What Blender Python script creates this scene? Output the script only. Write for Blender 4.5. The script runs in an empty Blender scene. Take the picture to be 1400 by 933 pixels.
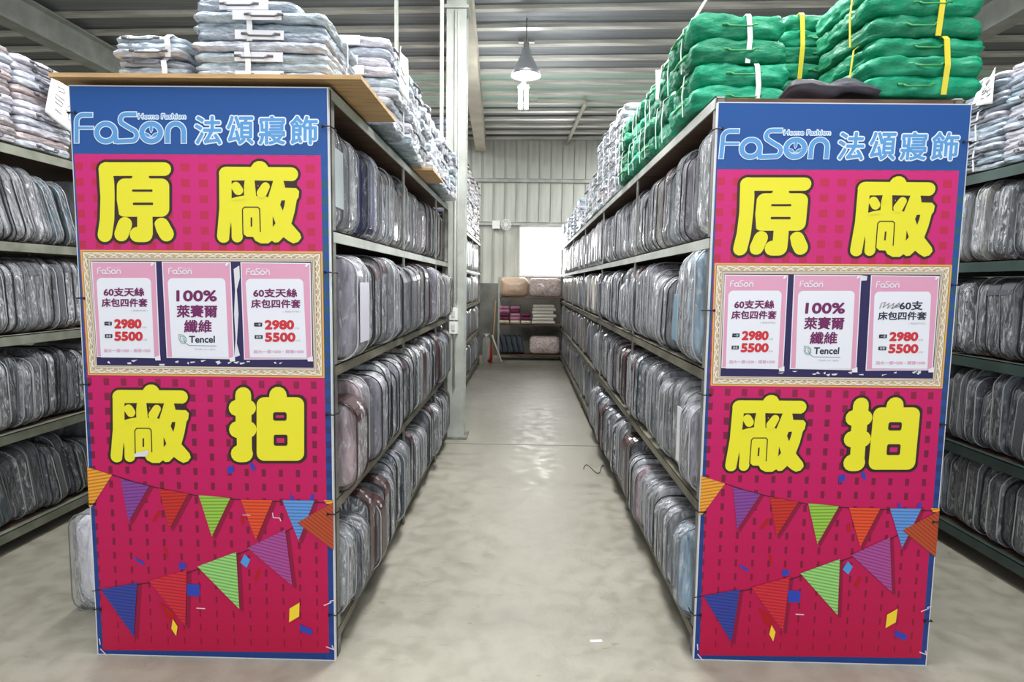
import bpy, bmesh, math, random
from mathutils import Vector, Matrix, noise
C = bpy.context.scene.collection
PI = math.pi
R = random.Random(7)

# ------------------------------------------------------------------ camera
F = 840.0
_a = Vector((18/F, 78.5/F, 1)).normalized()
_z = Vector((.0144, 1, 0)); _z.z = -(_z.x*_a.x+_z.y*_a.y)/_a.z; _z.normalize()
_x = -_a.cross(_z)
CAM = Vector((0, 0, 1.5))
cd = bpy.data.cameras.new('camera'); cd.sensor_width = 36; cd.lens = 36*F/1400; cd.clip_end = 200; cd.clip_start = .05
cam = bpy.data.objects.new('camera', cd); C.objects.link(cam)
right = Vector((_x.x, _a.x, _z.x)); up = Vector((_x.y, _a.y, _z.y)); fwd = Vector((_x.z, _a.z, _z.z))
m = Matrix.Identity(4)
for i in range(3):
    m[i][0] = right[i]; m[i][1] = up[i]; m[i][2] = -fwd[i]
cam.matrix_world = Matrix.Translation(CAM) @ m
bpy.context.scene.camera = cam

# ------------------------------------------------------------------ world, light, exposure
sc = bpy.context.scene
sc.view_settings.view_transform = 'Standard'; sc.view_settings.look = 'None'
sc.view_settings.gamma = 1; sc.view_settings.use_curve_mapping = False
sc.view_settings.exposure = 0.05
w = bpy.data.worlds.new('daylight'); sc.world = w; w.use_nodes = True
bg = w.node_tree.nodes['Background']; bg.inputs[0].default_value = (.9, .95, 1, 1); bg.inputs[1].default_value = 1.5
def area(name, loc, rot, sx, sy, power, col=(1, 1, 1)):
    l = bpy.data.lights.new(name, 'AREA'); l.shape = 'RECTANGLE'; l.size = sx; l.size_y = sy; l.energy = power; l.color = col
    o = bpy.data.objects.new(name, l); o.location = loc; o.rotation_euler = rot; C.objects.link(o); return o
area('doorway_daylight', (0, -4.5, 2.6), (math.radians(78), 0, 0), 9, 3.6, 130, (1, .99, .97))
area('hall_lamp_near', (0, 1.6, 4.25), (0, 0, 0), 3.0, 1.2, 105)
area('hall_lamp_left', (-2.3, 3.0, 4.25), (0, 0, 0), .6, 2.6, 85)
area('hall_lamp_right', (2.1, 3.0, 4.25), (0, 0, 0), .6, 2.6, 80)
area('rear_fill_left', (-2.45, 9.6, 4.3), (0, 0, 0), .5, 3.6, 190)  # unseen fill light, added behind the stacks to brighten the far wall
area('rear_fill_right', (2.3, 9.6, 4.3), (0, 0, 0), .5, 3.6, 190)  # same added fill, hidden over the right side aisle
area('aisle_lamp', (.1, 4.1, 4.28), (0, 0, 0), .6, 1.6, 165)

# ------------------------------------------------------------------ materials
MATS = {}
def mat(name, col, rough=.6, metal=0., spec=.5, emit=0, coat=0, bump=None, var=None):
    """bump=(scale, strength, stretch xyz); var=(scale, amount, stretch)"""
    if name in MATS: return MATS[name]
    M = bpy.data.materials.new(name); M.use_nodes = True; nt = M.node_tree; P = nt.nodes['Principled BSDF']
    P.inputs['Base Color'].default_value = (*col, 1); P.inputs['Roughness'].default_value = rough
    P.inputs['Metallic'].default_value = metal; P.inputs['Specular IOR Level'].default_value = spec
    if emit:
        P.inputs['Emission Color'].default_value = (*col, 1); P.inputs['Emission Strength'].default_value = emit
    if coat:
        P.inputs['Coat Weight'].default_value = coat; P.inputs['Coat Roughness'].default_value = .12
    if bump or var:
        tc = nt.nodes.new('ShaderNodeTexCoord')
        def nz(scale, st, detail=4):
            mp = nt.nodes.new('ShaderNodeMapping'); mp.inputs['Scale'].default_value = st
            nt.links.new(tc.outputs['Object'], mp.inputs[0])
            n = nt.nodes.new('ShaderNodeTexNoise'); n.inputs['Scale'].default_value = scale; n.inputs['Detail'].default_value = detail
            nt.links.new(mp.outputs[0], n.inputs['Vector']); return n
        if bump:
            n = nz(bump[0], bump[2]); b = nt.nodes.new('ShaderNodeBump'); b.inputs['Strength'].default_value = bump[1]; b.inputs['Distance'].default_value = .02
            nt.links.new(n.outputs[0], b.inputs['Height']); nt.links.new(b.outputs[0], P.inputs['Normal'])
            if coat: nt.links.new(b.outputs[0], P.inputs['Coat Normal'])
        if var:
            n = nz(var[0], var[2]); r = nt.nodes.new('ShaderNodeValToRGB')
            lo = [c*(1-var[1]) for c in col]; hi = [min(1, c*(1+var[1])) for c in col]
            r.color_ramp.elements[0].position = .35; r.color_ramp.elements[1].position = .65
            r.color_ramp.elements[0].color = (*lo, 1); r.color_ramp.elements[1].color = (*hi, 1)
            nt.links.new(n.outputs[0], r.inputs[0]); nt.links.new(r.outputs[0], P.inputs['Base Color'])
    MATS[name] = M; return M
def srgb(r, g, b):
    f = lambda c: (c/255/12.92 if c <= 10 else ((c/255+.055)/1.055)**2.4)
    return (f(r), f(g), f(b))

def floor_mat():
    M = bpy.data.materials.new('concrete_floor'); M.use_nodes = True; nt = M.node_tree; P = nt.nodes['Principled BSDF']; L = nt.links.new
    tc = nt.nodes.new('ShaderNodeTexCoord')
    def noi(s, d, dist=0):
        n = nt.nodes.new('ShaderNodeTexNoise'); n.inputs['Scale'].default_value = s; n.inputs['Detail'].default_value = d; n.inputs['Distortion'].default_value = dist
        L(tc.outputs['Object'], n.inputs['Vector']); return n
    a = noi(.9, 6, .6); b = noi(9, 10, .4); c = noi(60, 5)
    ra = nt.nodes.new('ShaderNodeValToRGB'); ra.color_ramp.elements[0].position = .3; ra.color_ramp.elements[1].position = .7
    ra.color_ramp.elements[0].color = (*srgb(150, 146, 133), 1); ra.color_ramp.elements[1].color = (*srgb(172, 168, 154), 1)
    L(a.outputs[0], ra.inputs[0])
    rb = nt.nodes.new('ShaderNodeValToRGB'); rb.color_ramp.elements[0].position = .35; rb.color_ramp.elements[1].position = .6
    rb.color_ramp.elements[0].color = (.80, .79, .77, 1); rb.color_ramp.elements[1].color = (1, 1, 1, 1)
    L(b.outputs[0], rb.inputs[0])
    mx = nt.nodes.new('ShaderNodeMix'); mx.data_type = 'RGBA'; mx.blend_type = 'MULTIPLY'; mx.inputs[0].default_value = .8
    L(ra.outputs[0], mx.inputs[6]); L(rb.outputs[0], mx.inputs[7])
    # small dark scuffs
    sc_ = nt.nodes.new('ShaderNodeTexNoise'); sc_.inputs['Scale'].default_value = 3.2; sc_.inputs['Detail'].default_value = 9; sc_.inputs['Roughness'].default_value = .75; sc_.inputs['Distortion'].default_value = 2.5
    mp = nt.nodes.new('ShaderNodeMapping'); mp.inputs['Scale'].default_value = (1, 2.2, 1); L(tc.outputs['Object'], mp.inputs[0]); L(mp.outputs[0], sc_.inputs['Vector'])
    rc = nt.nodes.new('ShaderNodeValToRGB'); rc.color_ramp.elements[0].position = .60; rc.color_ramp.elements[1].position = .68
    rc.color_ramp.elements[0].color = (1, 1, 1, 1); rc.color_ramp.elements[1].color = (.6, .59, .57, 1); L(sc_.outputs[0], rc.inputs[0])
    m2 = nt.nodes.new('ShaderNodeMix'); m2.data_type = 'RGBA'; m2.blend_type = 'MULTIPLY'; m2.inputs[0].default_value = .8
    L(mx.outputs[2], m2.inputs[6]); L(rc.outputs[0], m2.inputs[7]); L(m2.outputs[2], P.inputs['Base Color'])
    rr = nt.nodes.new('ShaderNodeMapRange'); rr.inputs[1].default_value = .3; rr.inputs[2].default_value = .7; rr.inputs[3].default_value = .28; rr.inputs[4].default_value = .6
    L(b.outputs[0], rr.inputs[0]); L(rr.outputs[0], P.inputs['Roughness'])
    bp = nt.nodes.new('ShaderNodeBump'); bp.inputs['Strength'].default_value = .12; bp.inputs['Distance'].default_value = .01
    L(c.outputs[0], bp.inputs['Height']); L(bp.outputs[0], P.inputs['Normal'])
    return M

def plastic_mat(name, haze, fine):
    M = bpy.data.materials.new(name); M.use_nodes = True; nt = M.node_tree; L = nt.links.new; nt.nodes.clear()
    out = nt.nodes.new('ShaderNodeOutputMaterial'); tr = nt.nodes.new('ShaderNodeBsdfTransparent'); tr.inputs[0].default_value = (.95, .96, .97, 1)
    P = nt.nodes.new('ShaderNodeBsdfPrincipled'); P.inputs['Base Color'].default_value = (.86, .88, .92, 1); P.inputs['Roughness'].default_value = .07
    P.inputs['Specular IOR Level'].default_value = 1.0
    tc = nt.nodes.new('ShaderNodeTexCoord'); oi = nt.nodes.new('ShaderNodeObjectInfo')
    mp = nt.nodes.new('ShaderNodeMapping'); mp.inputs['Scale'].default_value = (1.0, 1.0, .3)
    ad = nt.nodes.new('ShaderNodeVectorMath'); ad.operation = 'ADD'
    ml = nt.nodes.new('ShaderNodeMath'); ml.operation = 'MULTIPLY'; ml.inputs[1].default_value = 37; L(oi.outputs['Random'], ml.inputs[0])
    L(tc.outputs['Object'], mp.inputs[0]); L(mp.outputs[0], ad.inputs[0]); L(ml.outputs[0], ad.inputs[1])
    n = nt.nodes.new('ShaderNodeTexNoise'); n.inputs['Scale'].default_value = fine; n.inputs['Detail'].default_value = 4; n.inputs['Distortion'].default_value = 1.6; L(ad.outputs[0], n.inputs['Vector'])
    b = nt.nodes.new('ShaderNodeBump'); b.inputs['Strength'].default_value = 1.0; b.inputs['Distance'].default_value = .045
    L(n.outputs[0], b.inputs['Height']); L(b.outputs[0], P.inputs['Normal'])
    lw = nt.nodes.new('ShaderNodeFresnel'); lw.inputs[0].default_value = 1.45; L(b.outputs[0], lw.inputs[1])
    n2 = nt.nodes.new('ShaderNodeTexNoise'); n2.inputs['Scale'].default_value = fine*1.7; n2.inputs['Detail'].default_value = 5; n2.inputs['Distortion'].default_value = 2; L(ad.outputs[0], n2.inputs['Vector'])
    mr = nt.nodes.new('ShaderNodeMapRange'); mr.inputs[1].default_value = .5; mr.inputs[2].default_value = .72; mr.inputs[3].default_value = haze*.35; mr.inputs[4].default_value = haze*2.6; L(n2.outputs[0], mr.inputs[0])
    s = nt.nodes.new('ShaderNodeMath'); s.operation = 'ADD'; s.use_clamp = True; L(lw.outputs[0], s.inputs[0]); L(mr.outputs[0], s.inputs[1])
    mx = nt.nodes.new('ShaderNodeMixShader'); L(s.outputs[0], mx.inputs[0]); L(tr.outputs[0], mx.inputs[1]); L(P.outputs[0], mx.inputs[2]); L(mx.outputs[0], out.inputs[0])
    return M
COVER = plastic_mat('clear_vinyl', .16, 15)
COVER2 = plastic_mat('cloudy_vinyl', .34, 20)

STEEL = mat('painted_grey_steel', srgb(172, 176, 168), .5, bump=(9, .15, (1, 1, 1)), var=(5, .16, (1, 1, 1)))
STEEL_D = mat('worn_rack_steel', srgb(128, 128, 122), .5, .2, var=(7, .4, (1, 1, 1)))
WORN = mat('worn_olive_steel', srgb(112, 108, 94), .6, .1, var=(9, .35, (1, .4, 1)))
GREEN_STEEL = mat('dark_green_steel', srgb(58, 74, 70), .5, var=(6, .2, (1, 1, 1)))
OLIVE_STEEL = mat('grey_green_steel', srgb(120, 124, 110), .5, var=(8, .25, (1, 1, 1)))
PLY = mat('plywood', srgb(196, 160, 112), .7, var=(6, .18, (1, 8, 8)), bump=(12, .1, (1, 8, 8)))
PLY_D = mat('dark_plywood', srgb(98, 74, 60), .8, var=(6, .3, (1, 8, 8)))
GALV = mat('galvanised_purlin', srgb(214, 212, 202), .35, .15, var=(3, .25, (.5, 6, 6)))
DECK = mat('grey_deck', srgb(136, 140, 142), .5, .1, var=(2.5, .22, (.3, 14, 4)), bump=(4, .1, (.3, 20, 4)))
SKYL = mat('green_translucent_sheet', srgb(180, 204, 190), .5, emit=.08, var=(3, .1, (.3, 6, 4)))
WALLM = mat('weathered_metal_wall', srgb(186, 188, 178), .5, .1, var=(2.2, .15, (3, 1, .35)))
WALLG = mat('stained_cement_wall', srgb(104, 104, 98), .8, var=(2.5, .35, (1, 1, 1)))
WHITE = mat('white_plastic', srgb(232, 232, 228), .4)
PAPER = mat('white_paper', srgb(240, 240, 238), .7)
BLACKM = mat('black_plastic', srgb(22, 22, 24), .4)
INK = mat('grey_pen_ink', srgb(120, 120, 124), .7)

# ------------------------------------------------------------------ object helpers
def tag(o, label=None, cat=None, group=None, kind=None):
    if label: o['label'] = label
    if cat: o['category'] = cat
    if group: o['group'] = group
    if kind: o['kind'] = kind
    return o
def empty(name, loc=(0, 0, 0), rot=(0, 0, 0), label=None, cat=None, group=None):
    o = bpy.data.objects.new(name, None); o.empty_display_size = .05; C.objects.link(o); o.location = loc; o.rotation_euler = rot
    return tag(o, label, cat, group)
def link(name, me, parent=None, mats=None):
    o = bpy.data.objects.new(name, me); C.objects.link(o)
    if parent: o.parent = parent
    if mats is not None:
        for i, mm in enumerate(mats):
            if i < len(o.material_slots):
                o.material_slots[i].link = 'OBJECT'; o.material_slots[i].material = mm
    return o
class MB:
    def __init__(s): s.v = []; s.f = []; s.mi = []; s.cur = 0
    def add(s, vs, fs):
        o = len(s.v); s.v += [tuple(v) for v in vs]; s.f += [tuple(i+o for i in f) for f in fs]; s.mi += [s.cur]*len(fs)
    def box(s, a, b):
        (x0, y0, z0), (x1, y1, z1) = a, b
        s.add([(x0, y0, z0), (x1, y0, z0), (x1, y1, z0), (x0, y1, z0), (x0, y0, z1), (x1, y0, z1), (x1, y1, z1), (x0, y1, z1)],
              [(0, 3, 2, 1), (4, 5, 6, 7), (0, 1, 5, 4), (1, 2, 6, 5), (2, 3, 7, 6), (3, 0, 4, 7)])
    def tube(s, pts, r, n=8, closed=False, caps=True):
        pts = [Vector(p) for p in pts]; k = len(pts); rings = []
        for i, p in enumerate(pts):
            if closed: t = pts[(i+1) % k]-pts[i-1]
            else: t = pts[min(i+1, k-1)]-pts[max(i-1, 0)]
            if t.length < 1e-9: t = Vector((0, 0, 1))
            t.normalize(); u = t.cross(Vector((0, 0, 1)) if abs(t.z) < .9 else Vector((0, 1, 0))).normalized(); w_ = t.cross(u)
            rr = r[i] if isinstance(r, (list, tuple)) else r
            rings.append([p+u*math.cos(2*PI*j/n)*rr+w_*math.sin(2*PI*j/n)*rr for j in range(n)])
        vs = [q for ring in rings for q in ring]; fs = []
        for i in range(k if closed else k-1):
            a = i*n; b = ((i+1) % k)*n
            for j in range(n): fs.append((a+j, a+(j+1) % n, b+(j+1) % n, b+j))
        if caps and not closed:
            fs.append(tuple(range(n))[::-1]); fs.append(tuple((k-1)*n+j for j in range(n)))
        s.add(vs, fs)
    def lathe(s, prof, n=24, c=(0, 0, 0)):
        vs = []; fs = []
        for (r, z) in prof:
            for j in range(n): vs.append((c[0]+r*math.cos(2*PI*j/n), c[1]+r*math.sin(2*PI*j/n), c[2]+z))
        for i in range(len(prof)-1):
            for j in range(n): fs.append((i*n+j, i*n+(j+1) % n, (i+1)*n+(j+1) % n, (i+1)*n+j))
        s.add(vs, fs)
    def mesh(s, name, *mats, smooth=False):
        me = bpy.data.meshes.new(name); me.from_pydata(s.v, [], s.f)
        for mm in mats: me.materials.append(mm)
        if any(s.mi): me.polygons.foreach_set('material_index', s.mi)
        if smooth: me.polygons.foreach_set('use_smooth', [True]*len(me.polygons))
        me.update(); return me
    def build(s, name, mm, parent=None, smooth=False):
        return link(name, s.mesh(name, *(mm if isinstance(mm, (list, tuple)) else [mm]), smooth=smooth), parent)
def bxo(name, a, b, mm, parent=None):
    k = MB(); k.box(a, b); return k.build(name, mm, parent)
def rel(parts, loc):  # shift children meshes' parent coordinates helper
    for p in parts: p.location = Vector(p.location)-Vector(loc)

# ------------------------------------------------------------------ the setting
fm = floor_mat()
k = MB(); k.add([(-12, -8, 0), (12, -8, 0), (12, 13.2, 0), (-12, 13.2, 0)], [(0, 1, 2, 3)])
fl = tag(k.build('floor', fm), 'worn grey concrete warehouse floor with scuffs and stains', kind='structure')
k = MB(); k.box((-12, 5.62, -.01), (12, 5.634, .0012)); k.box((-12, 10.6, -.01), (12, 10.61, .0012))
k.build('floor_joint', mat('joint_filler', srgb(120, 118, 110), .9), fl)

SK = .045    # the roof sheets run a little askew of the aisles
def roofy(x, y): return y + x*-SK
ce = MB()
def roof_strip(y0, y1, z, mb):
    n = 8
    for i in range(n):
        a = y0+(y1-y0)*i/n; b = y0+(y1-y0)*(i+1)/n; c = a+(b-a)*.55; d = a+(b-a)*.7; e = a+(b-a)*.85
        ys = [(a, z), (c, z), (d, z-.018), (e, z-.018), (b, z)]
        for (p, zp), (q, zq) in zip(ys, ys[1:]):
            mb.add([(-12, roofy(-12, p), zp), (-12, roofy(-12, q), zq), (12, roofy(12, q), zq), (12, roofy(12, p), zp)], [(0, 1, 2, 3)])
k = MB(); roof_strip(-6, 9.0, 4.46, k); roof_strip(10.6, 13.6, 4.46, k)
ceil_o = tag(k.build('ceiling', DECK), 'dark grey metal deck roof crossed by pale purlins', kind='structure')
k = MB(); roof_strip(9.0, 10.6, 4.46, k); k.build('translucent_sheet', SKYL, ceil_o)
k = MB(); k.add([(-12, -6.8, 4.6), (12, -6.8, 4.6), (12, 14.4, 4.6), (-12, 14.4, 4.6)], [(0, 3, 2, 1)]); k.build('roof_cover', DECK, ceil_o)
pm = None
for i in range(36):
    y = 6.82+(i-22)*.4873
    if y > 13.0: break
    if pm is None:
        k = MB(); L_ = 12.2
        def q(y0, z0, y1, z1):
            k.add([(-L_, roofy(-L_, y0), z0), (L_, roofy(L_, y0), z0), (L_, roofy(L_, y1), z1), (-L_, roofy(-L_, y1), z1)], [(0, 1, 2, 3)])
        q(-.024, 4.44, -.024, 4.40); q(-.024, 4.40, .024, 4.385); q(.024, 4.385, .024, 4.44); q(.024, 4.44, -.024, 4.44)
        pm = k.mesh('purlin', GALV)
    o = link('purlin', pm, ceil_o); o.location = (0, y, 0)

# far wall of ribbed sheets with a cement dado and a bright window opening
WY = 12.8
wl = tag(bxo('wall_far', (-12, WY+.02, 0), (12, WY+.1, 4.7), WALLM), 'far wall of ribbed pale metal sheets above a cement base', kind='structure')
wx0, wx1, wz0, wz1 = -.1, .95, 1.68, 2.64
wl_me = MB()
for (a, b) in (((-12, WY+.02, 0), (wx0, WY+.1, 4.7)), ((wx1, WY+.02, 0), (12, WY+.1, 4.7)), ((wx0, WY+.02, 0), (wx1, WY+.1, wz0)), ((wx0, WY+.02, wz1), (wx1, WY+.1, 4.7))):
    wl_me.box(a, b)
wl.data = wl_me.mesh('wall_far', WALLM)
# each sheet a part, folded standing seam at its edge
sheet = {}
for i in range(-9, 22):
    x = -.08+i*.235-.6
    for (z0, z1) in ((1.5, 2.69), (2.75, 3.56), (3.62, 4.5)):
        segs = [(z0, z1)]
        if x+.235 > wx0 and x < wx1 and z0 < 2: segs = []
        if z0 < 2 and not segs: continue
        key = (z0, z1)
        if key not in sheet:
            k = MB(); k.box((.012, 0, z0), (.223, .022, z1)); k.box((0, -.03, z0), (.012, .022, z1)); k.box((.1, -.006, z0), (.13, .0, z1)); sheet[key] = k.mesh('wall_sheet', WALLM)
        o = link('wall_sheet', sheet[key], wl); o.location = (x, WY, 0)
bxo('cement_base', (-5, WY-.05, 0), (5, WY+.02, 1.5), WALLG, wl)
for z in (2.72, 3.59):
    k = MB(); k.box((-5, WY-.08, z-.035), (5, WY, z+.035)); k.box((-5, WY-.1, z+.025), (5, WY-.08, z+.035)); k.build('girt', STEEL, wl)
wn = empty('window_1', ((wx0+wx1)/2, WY, wz0)); tag(wn, 'blown-out bright window opening in the far wall', kind='structure')
k = MB(); k.box((-.525, .04, 0), (.525, .05, .96)); k.build('pane', mat('daylit_pane', (1, 1, 1), .3, emit=12), wn)
k = MB(); k.box((-.56, -.03, -.04), (.56, .03, 0)); k.box((-.56, -.03, .96), (.56, .03, 1)); k.box((-.56, -.03, 0), (-.525, .03, .96)); k.box((.525, -.03, 0), (.56, .03, .96)); k.build('window_frame', WHITE, wn)
for nm, x, lb in (('wall_left', -11.9, 'distant left wall of the hall'), ('wall_right', 11.8, 'distant right wall of the hall')):
    tag(bxo(nm, (x, -6, 0), (x+.1, 13, 4.6), mat('pale_hall_wall', srgb(215, 218, 214), .8)), lb, kind='structure')

# steel column, beams
def ibeam(name, p0, p1, wd, ht, mm, label, cat='beam', t=.015):
    """bottom centre line p0->p1"""
    p0 = Vector(p0); p1 = Vector(p1); d = p1-p0; ln = d.length; ang = math.atan2(-d.x, d.y)
    r = empty(name, p0, (0, 0, ang), label, cat)
    bxo('bottom_flange', (-wd/2, 0, 0), (wd/2, ln, t), mm, r); bxo('top_flange', (-wd/2, 0, ht-t), (wd/2, ln, ht), mm, r); bxo('web', (-t/2, 0, t), (t/2, ln, ht-t), mm, r)
    return r
ibeam('roof_beam', (-5.3, .5, 4.06), (-5.3, 12.7, 4.06), .2, .32, STEEL, 'grey steel roof beam running back at the upper left')
ibeam('roof_beam', (4.6, .5, 4.06), (4.6, 12.7, 4.06), .2, .32, STEEL, 'grey steel roof beam glimpsed past the green stacks at upper right')
ibeam('roof_beam', (-.6, 5.0, 4.12), (-.93, 12.6, 4.12), .2, .27, mat('cream_steel', srgb(190, 184, 166), .5, var=(3, .12, (1, 1, 1))), 'cream steel roof beam running back from the column top')
col = empty('steel_column', (-.66, 5.9, 0), label='pale grey steel column standing between the left racks', cat='column')
k = MB(); k.box((-.09, -.1, 0), (.09, -.085, 3.97)); k.box((-.09, .085, 0), (.09, .1, 3.97)); k.box((-.008, -.085, 0), (.008, .085, 3.97)); k.build('shaft', STEEL, col)
bxo('cap_plate', (-.11, -.12, 3.97), (.11, .12, 4.0), STEEL, col)
bxo('head', (-.09, -.1, 4.0), (.09, .1, 4.12), STEEL, col)
bxo('base_plate', (-.12, -.14, 0), (.12, .14, .02), STEEL_D, col)
k = MB(); k.tube([(-.005, -.115, .5), (-.002, -.115, 2.0), (-.006, -.115, 3.95)], .011); k.build('conduit', mat('pale_conduit', srgb(190, 192, 186), .4), col, True)
k = MB(); k.tube([(.02, -.108, 1.3), (.024, -.112, 2.6), (.018, -.108, 3.95)], .004, 6); k.build('cable', WHITE, col, True)
for z in (1.02, 1.15):
    s_ = bxo('switch_box', (-.05, -.135, z), (.03, -.1, z+.115), WHITE, col)
    bxo('rocker', (-.025, -.142, z+.03), (.005, -.135, z+.085), mat('switch_rocker', srgb(205, 204, 196), .4), s_)
# thin hanger frame above the left rack
fr = empty('hanger_frame', (-1.1, 5.3, 2.2), label='thin steel frame rising to the roof behind the left stacks', cat='frame')
for x in (-.02, .36): bxo('upright', (x, 0, 0), (x+.028, .03, 2.2), STEEL, fr)
bxo('top_rail', (-1.6, 0, 1.98), (.36, .03, 2.01), STEEL, fr)

def cyl(name, pts, r, mm, label, cat, n=8, group=None):
    k = MB(); k.tube(pts, r, n); o = k.build(name, mm, None, True); return tag(o, label, cat, group)
PVC = mat('cream_pvc', srgb(205, 202, 188), .4)
cyl('ceiling_pipe', [(.15, 9.86, 4.34), (.85, 9.9, 4.34), (.89, 9.94, 4.34), (.90, 10.0, 4.34), (.80, 12.75, 4.34)], .035, PVC, 'cream pipe bent under the roof between the lamp and the green stacks', 'pipe')
cyl('roof_brace', [(1.0, 4.7, 3.1), (1.75, 5.2, 4.35)], .012, PVC, 'thin slanting rod rising from the green bundles to the roof', 'rod')

# ------------------------------------------------------------------ lamps
lm = empty('pendant_lamp', (-.03, 7.2, 3.84), label='bell-shaped metal pendant lamp hanging over the aisle', cat='lamp')
k = MB(); pr = [(.035, .3), (.05, .29), (.055, .22), (.075, .2), (.1, .15), (.15, .06), (.17, 0), (.165, 0), (.145, .058), (.095, .145), (.05, .19)]
k.lathe(pr, 32); k.build('lamp_shade', mat('spun_aluminium', (.6, .62, .66), .3, .7), lm, True)
k = MB(); k.lathe([(.0, .06), (.06, .05), (.085, .02), (.06, 0.0), (.0, -.005)], 24); k.build('bulb', mat('lit_bulb', (.92, .96, 1), .3, emit=40), lm, True)
k = MB(); k.tube([(0, 0, .3), (0, 0, .36)], .03, 12); k.tube([(0, 0, .36), (0, 0, .62)], .008, 8); k.box((-.09, -.03, .36), (-.02, .03, .4)); k.box((.02, -.03, .36), (.09, .03, .4)); k.build('mounting', STEEL_D, lm)
l2 = empty('tube_cluster_lamp', (-.06, 7.75, 3.62), label='glowing vertical tube-cluster bulb hanging below the pendant shade', cat='lamp')
tm = mat('lit_tube', (.95, .98, 1), .3, emit=45)
for i in range(4):
    a = PI/4+i*PI/2; k = MB(); cx, cy = .05*math.cos(a), .05*math.sin(a)
    k.tube([(cx, cy, 0.02), (cx, cy, .27)], .024, 10); k.build('tube', tm, l2, True)
k = MB(); k.lathe([(0, .33), (.03, .33), (.04, .3), (.075, .28), (.075, .26), (0, .26)], 20); k.tube([(0, 0, .33), (0, 0, .84)], .006, 6); k.build('lamp_cap', WHITE, l2)
for nm, loc, e in (('pendant_glow', (-.03, 7.2, 3.72), 26), ('tube_glow', (-.06, 7.75, 3.58), 26)):
    l = bpy.data.lights.new(nm, 'POINT'); l.energy = e; l.shadow_soft_size = .12; l.color = (.95, .98, 1)
    o = bpy.data.objects.new(nm, l); o.location = loc; C.objects.link(o)

# ------------------------------------------------------------------ racks
LV = [.12, .65, 1.18, 1.69, 2.21]
def rack(x0, x1, ys, label, beam_m, post_m, levels=LV, top=2.2, th=.045, name='storage_rack', boards=True, board_m=None, lowm=None):
    r = empty(name, ((x0+x1)/2, ys[0], 0), label=label, cat='rack'); cx = (x0+x1)/2; y0 = ys[0]
    board_m = board_m or PLY_D
    pw = .035
    pmesh = None
    for y in ys:
        for x in (x0, x1-pw):
            if pmesh is None:
                k = MB(); k.box((0, 0, 0), (pw, .006, top)); k.box((0, 0, 0), (.006, pw, top)); k.box((pw-.006, 0, 0), (pw, pw, top)); pend = k.mesh('post', post_m); k = MB(); k.box((0, 0, 0), (.009, .03, top)); pmesh = k.mesh('post', post_m)
            e_ = y in (ys[0], ys[-1]); o = link('post', pend if e_ else pmesh, r); o.location = (x-cx+(0 if e_ or x == x0 else pw-.009), y-y0, 0)
    for i in range(len(ys)-1):
        a, b = ys[i]-y0+.004, ys[i+1]-y0-.004
        for z in levels:
            for x in (x0-.004, x1-.004):
                bm_ = MB(); xx = x-cx
                bm_.box((xx, a, z-th), (xx+.006, b, z)); s = 1 if x == x0-.004 else -1
                if s > 0: bm_.box((xx, a, z-.006), (xx+.035, b, z-.0002))
                else: bm_.box((xx-.03, a, z-.006), (xx+.006, b, z-.0002))
                bm_.build('beam', beam_m if (z > 1.5 or lowm is None) else lowm, r)
            bxo('shelf_board', (x0-cx+.008, a, z-.022), (x1-cx-.008, b, z-.0065), board_m, r)
    return r
rack(-1.66, -.725, [2.32, 3.67, 5.0, 5.75], 'grey steel shelving rack left of the centre aisle, behind the left banner', STEEL, STEEL_D, lowm=WORN)
rack(.705, 1.62, [2.39, 4.0, 5.7, 7.4, 9.2, 10.9, 12.3], 'long grey steel shelving rack right of the centre aisle, behind the right banner', STEEL, STEEL_D, lowm=WORN)
rack(-1.75, -.82, [6.35, 8.0, 9.6, 11.2], 'grey steel shelving rack beyond the column, left of the aisle', STEEL, STEEL_D, lowm=WORN)
rack(-3.75, -2.78, [2.0, 3.0-.05+.0, 4.6, 6.2], 'olive-grey steel shelving rack at the far left across the side aisle', OLIVE_STEEL, OLIVE_STEEL, th=.055)
rack(2.5, 3.45, [2.0, 4.1, 6.0], 'dark green steel shelving rack at the far right across the side aisle', GREEN_STEEL, GREEN_STEEL, levels=[.14, .62, 1.13, 1.66, 2.15], th=.06, top=2.15)
rack(-.52, .78, [11.9, 12.4], 'low steel rack of bedding across the end of the aisle', STEEL_D, STEEL, levels=[.12, .71, 1.24], top=1.62, name='end_rack', th=.05)

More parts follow.
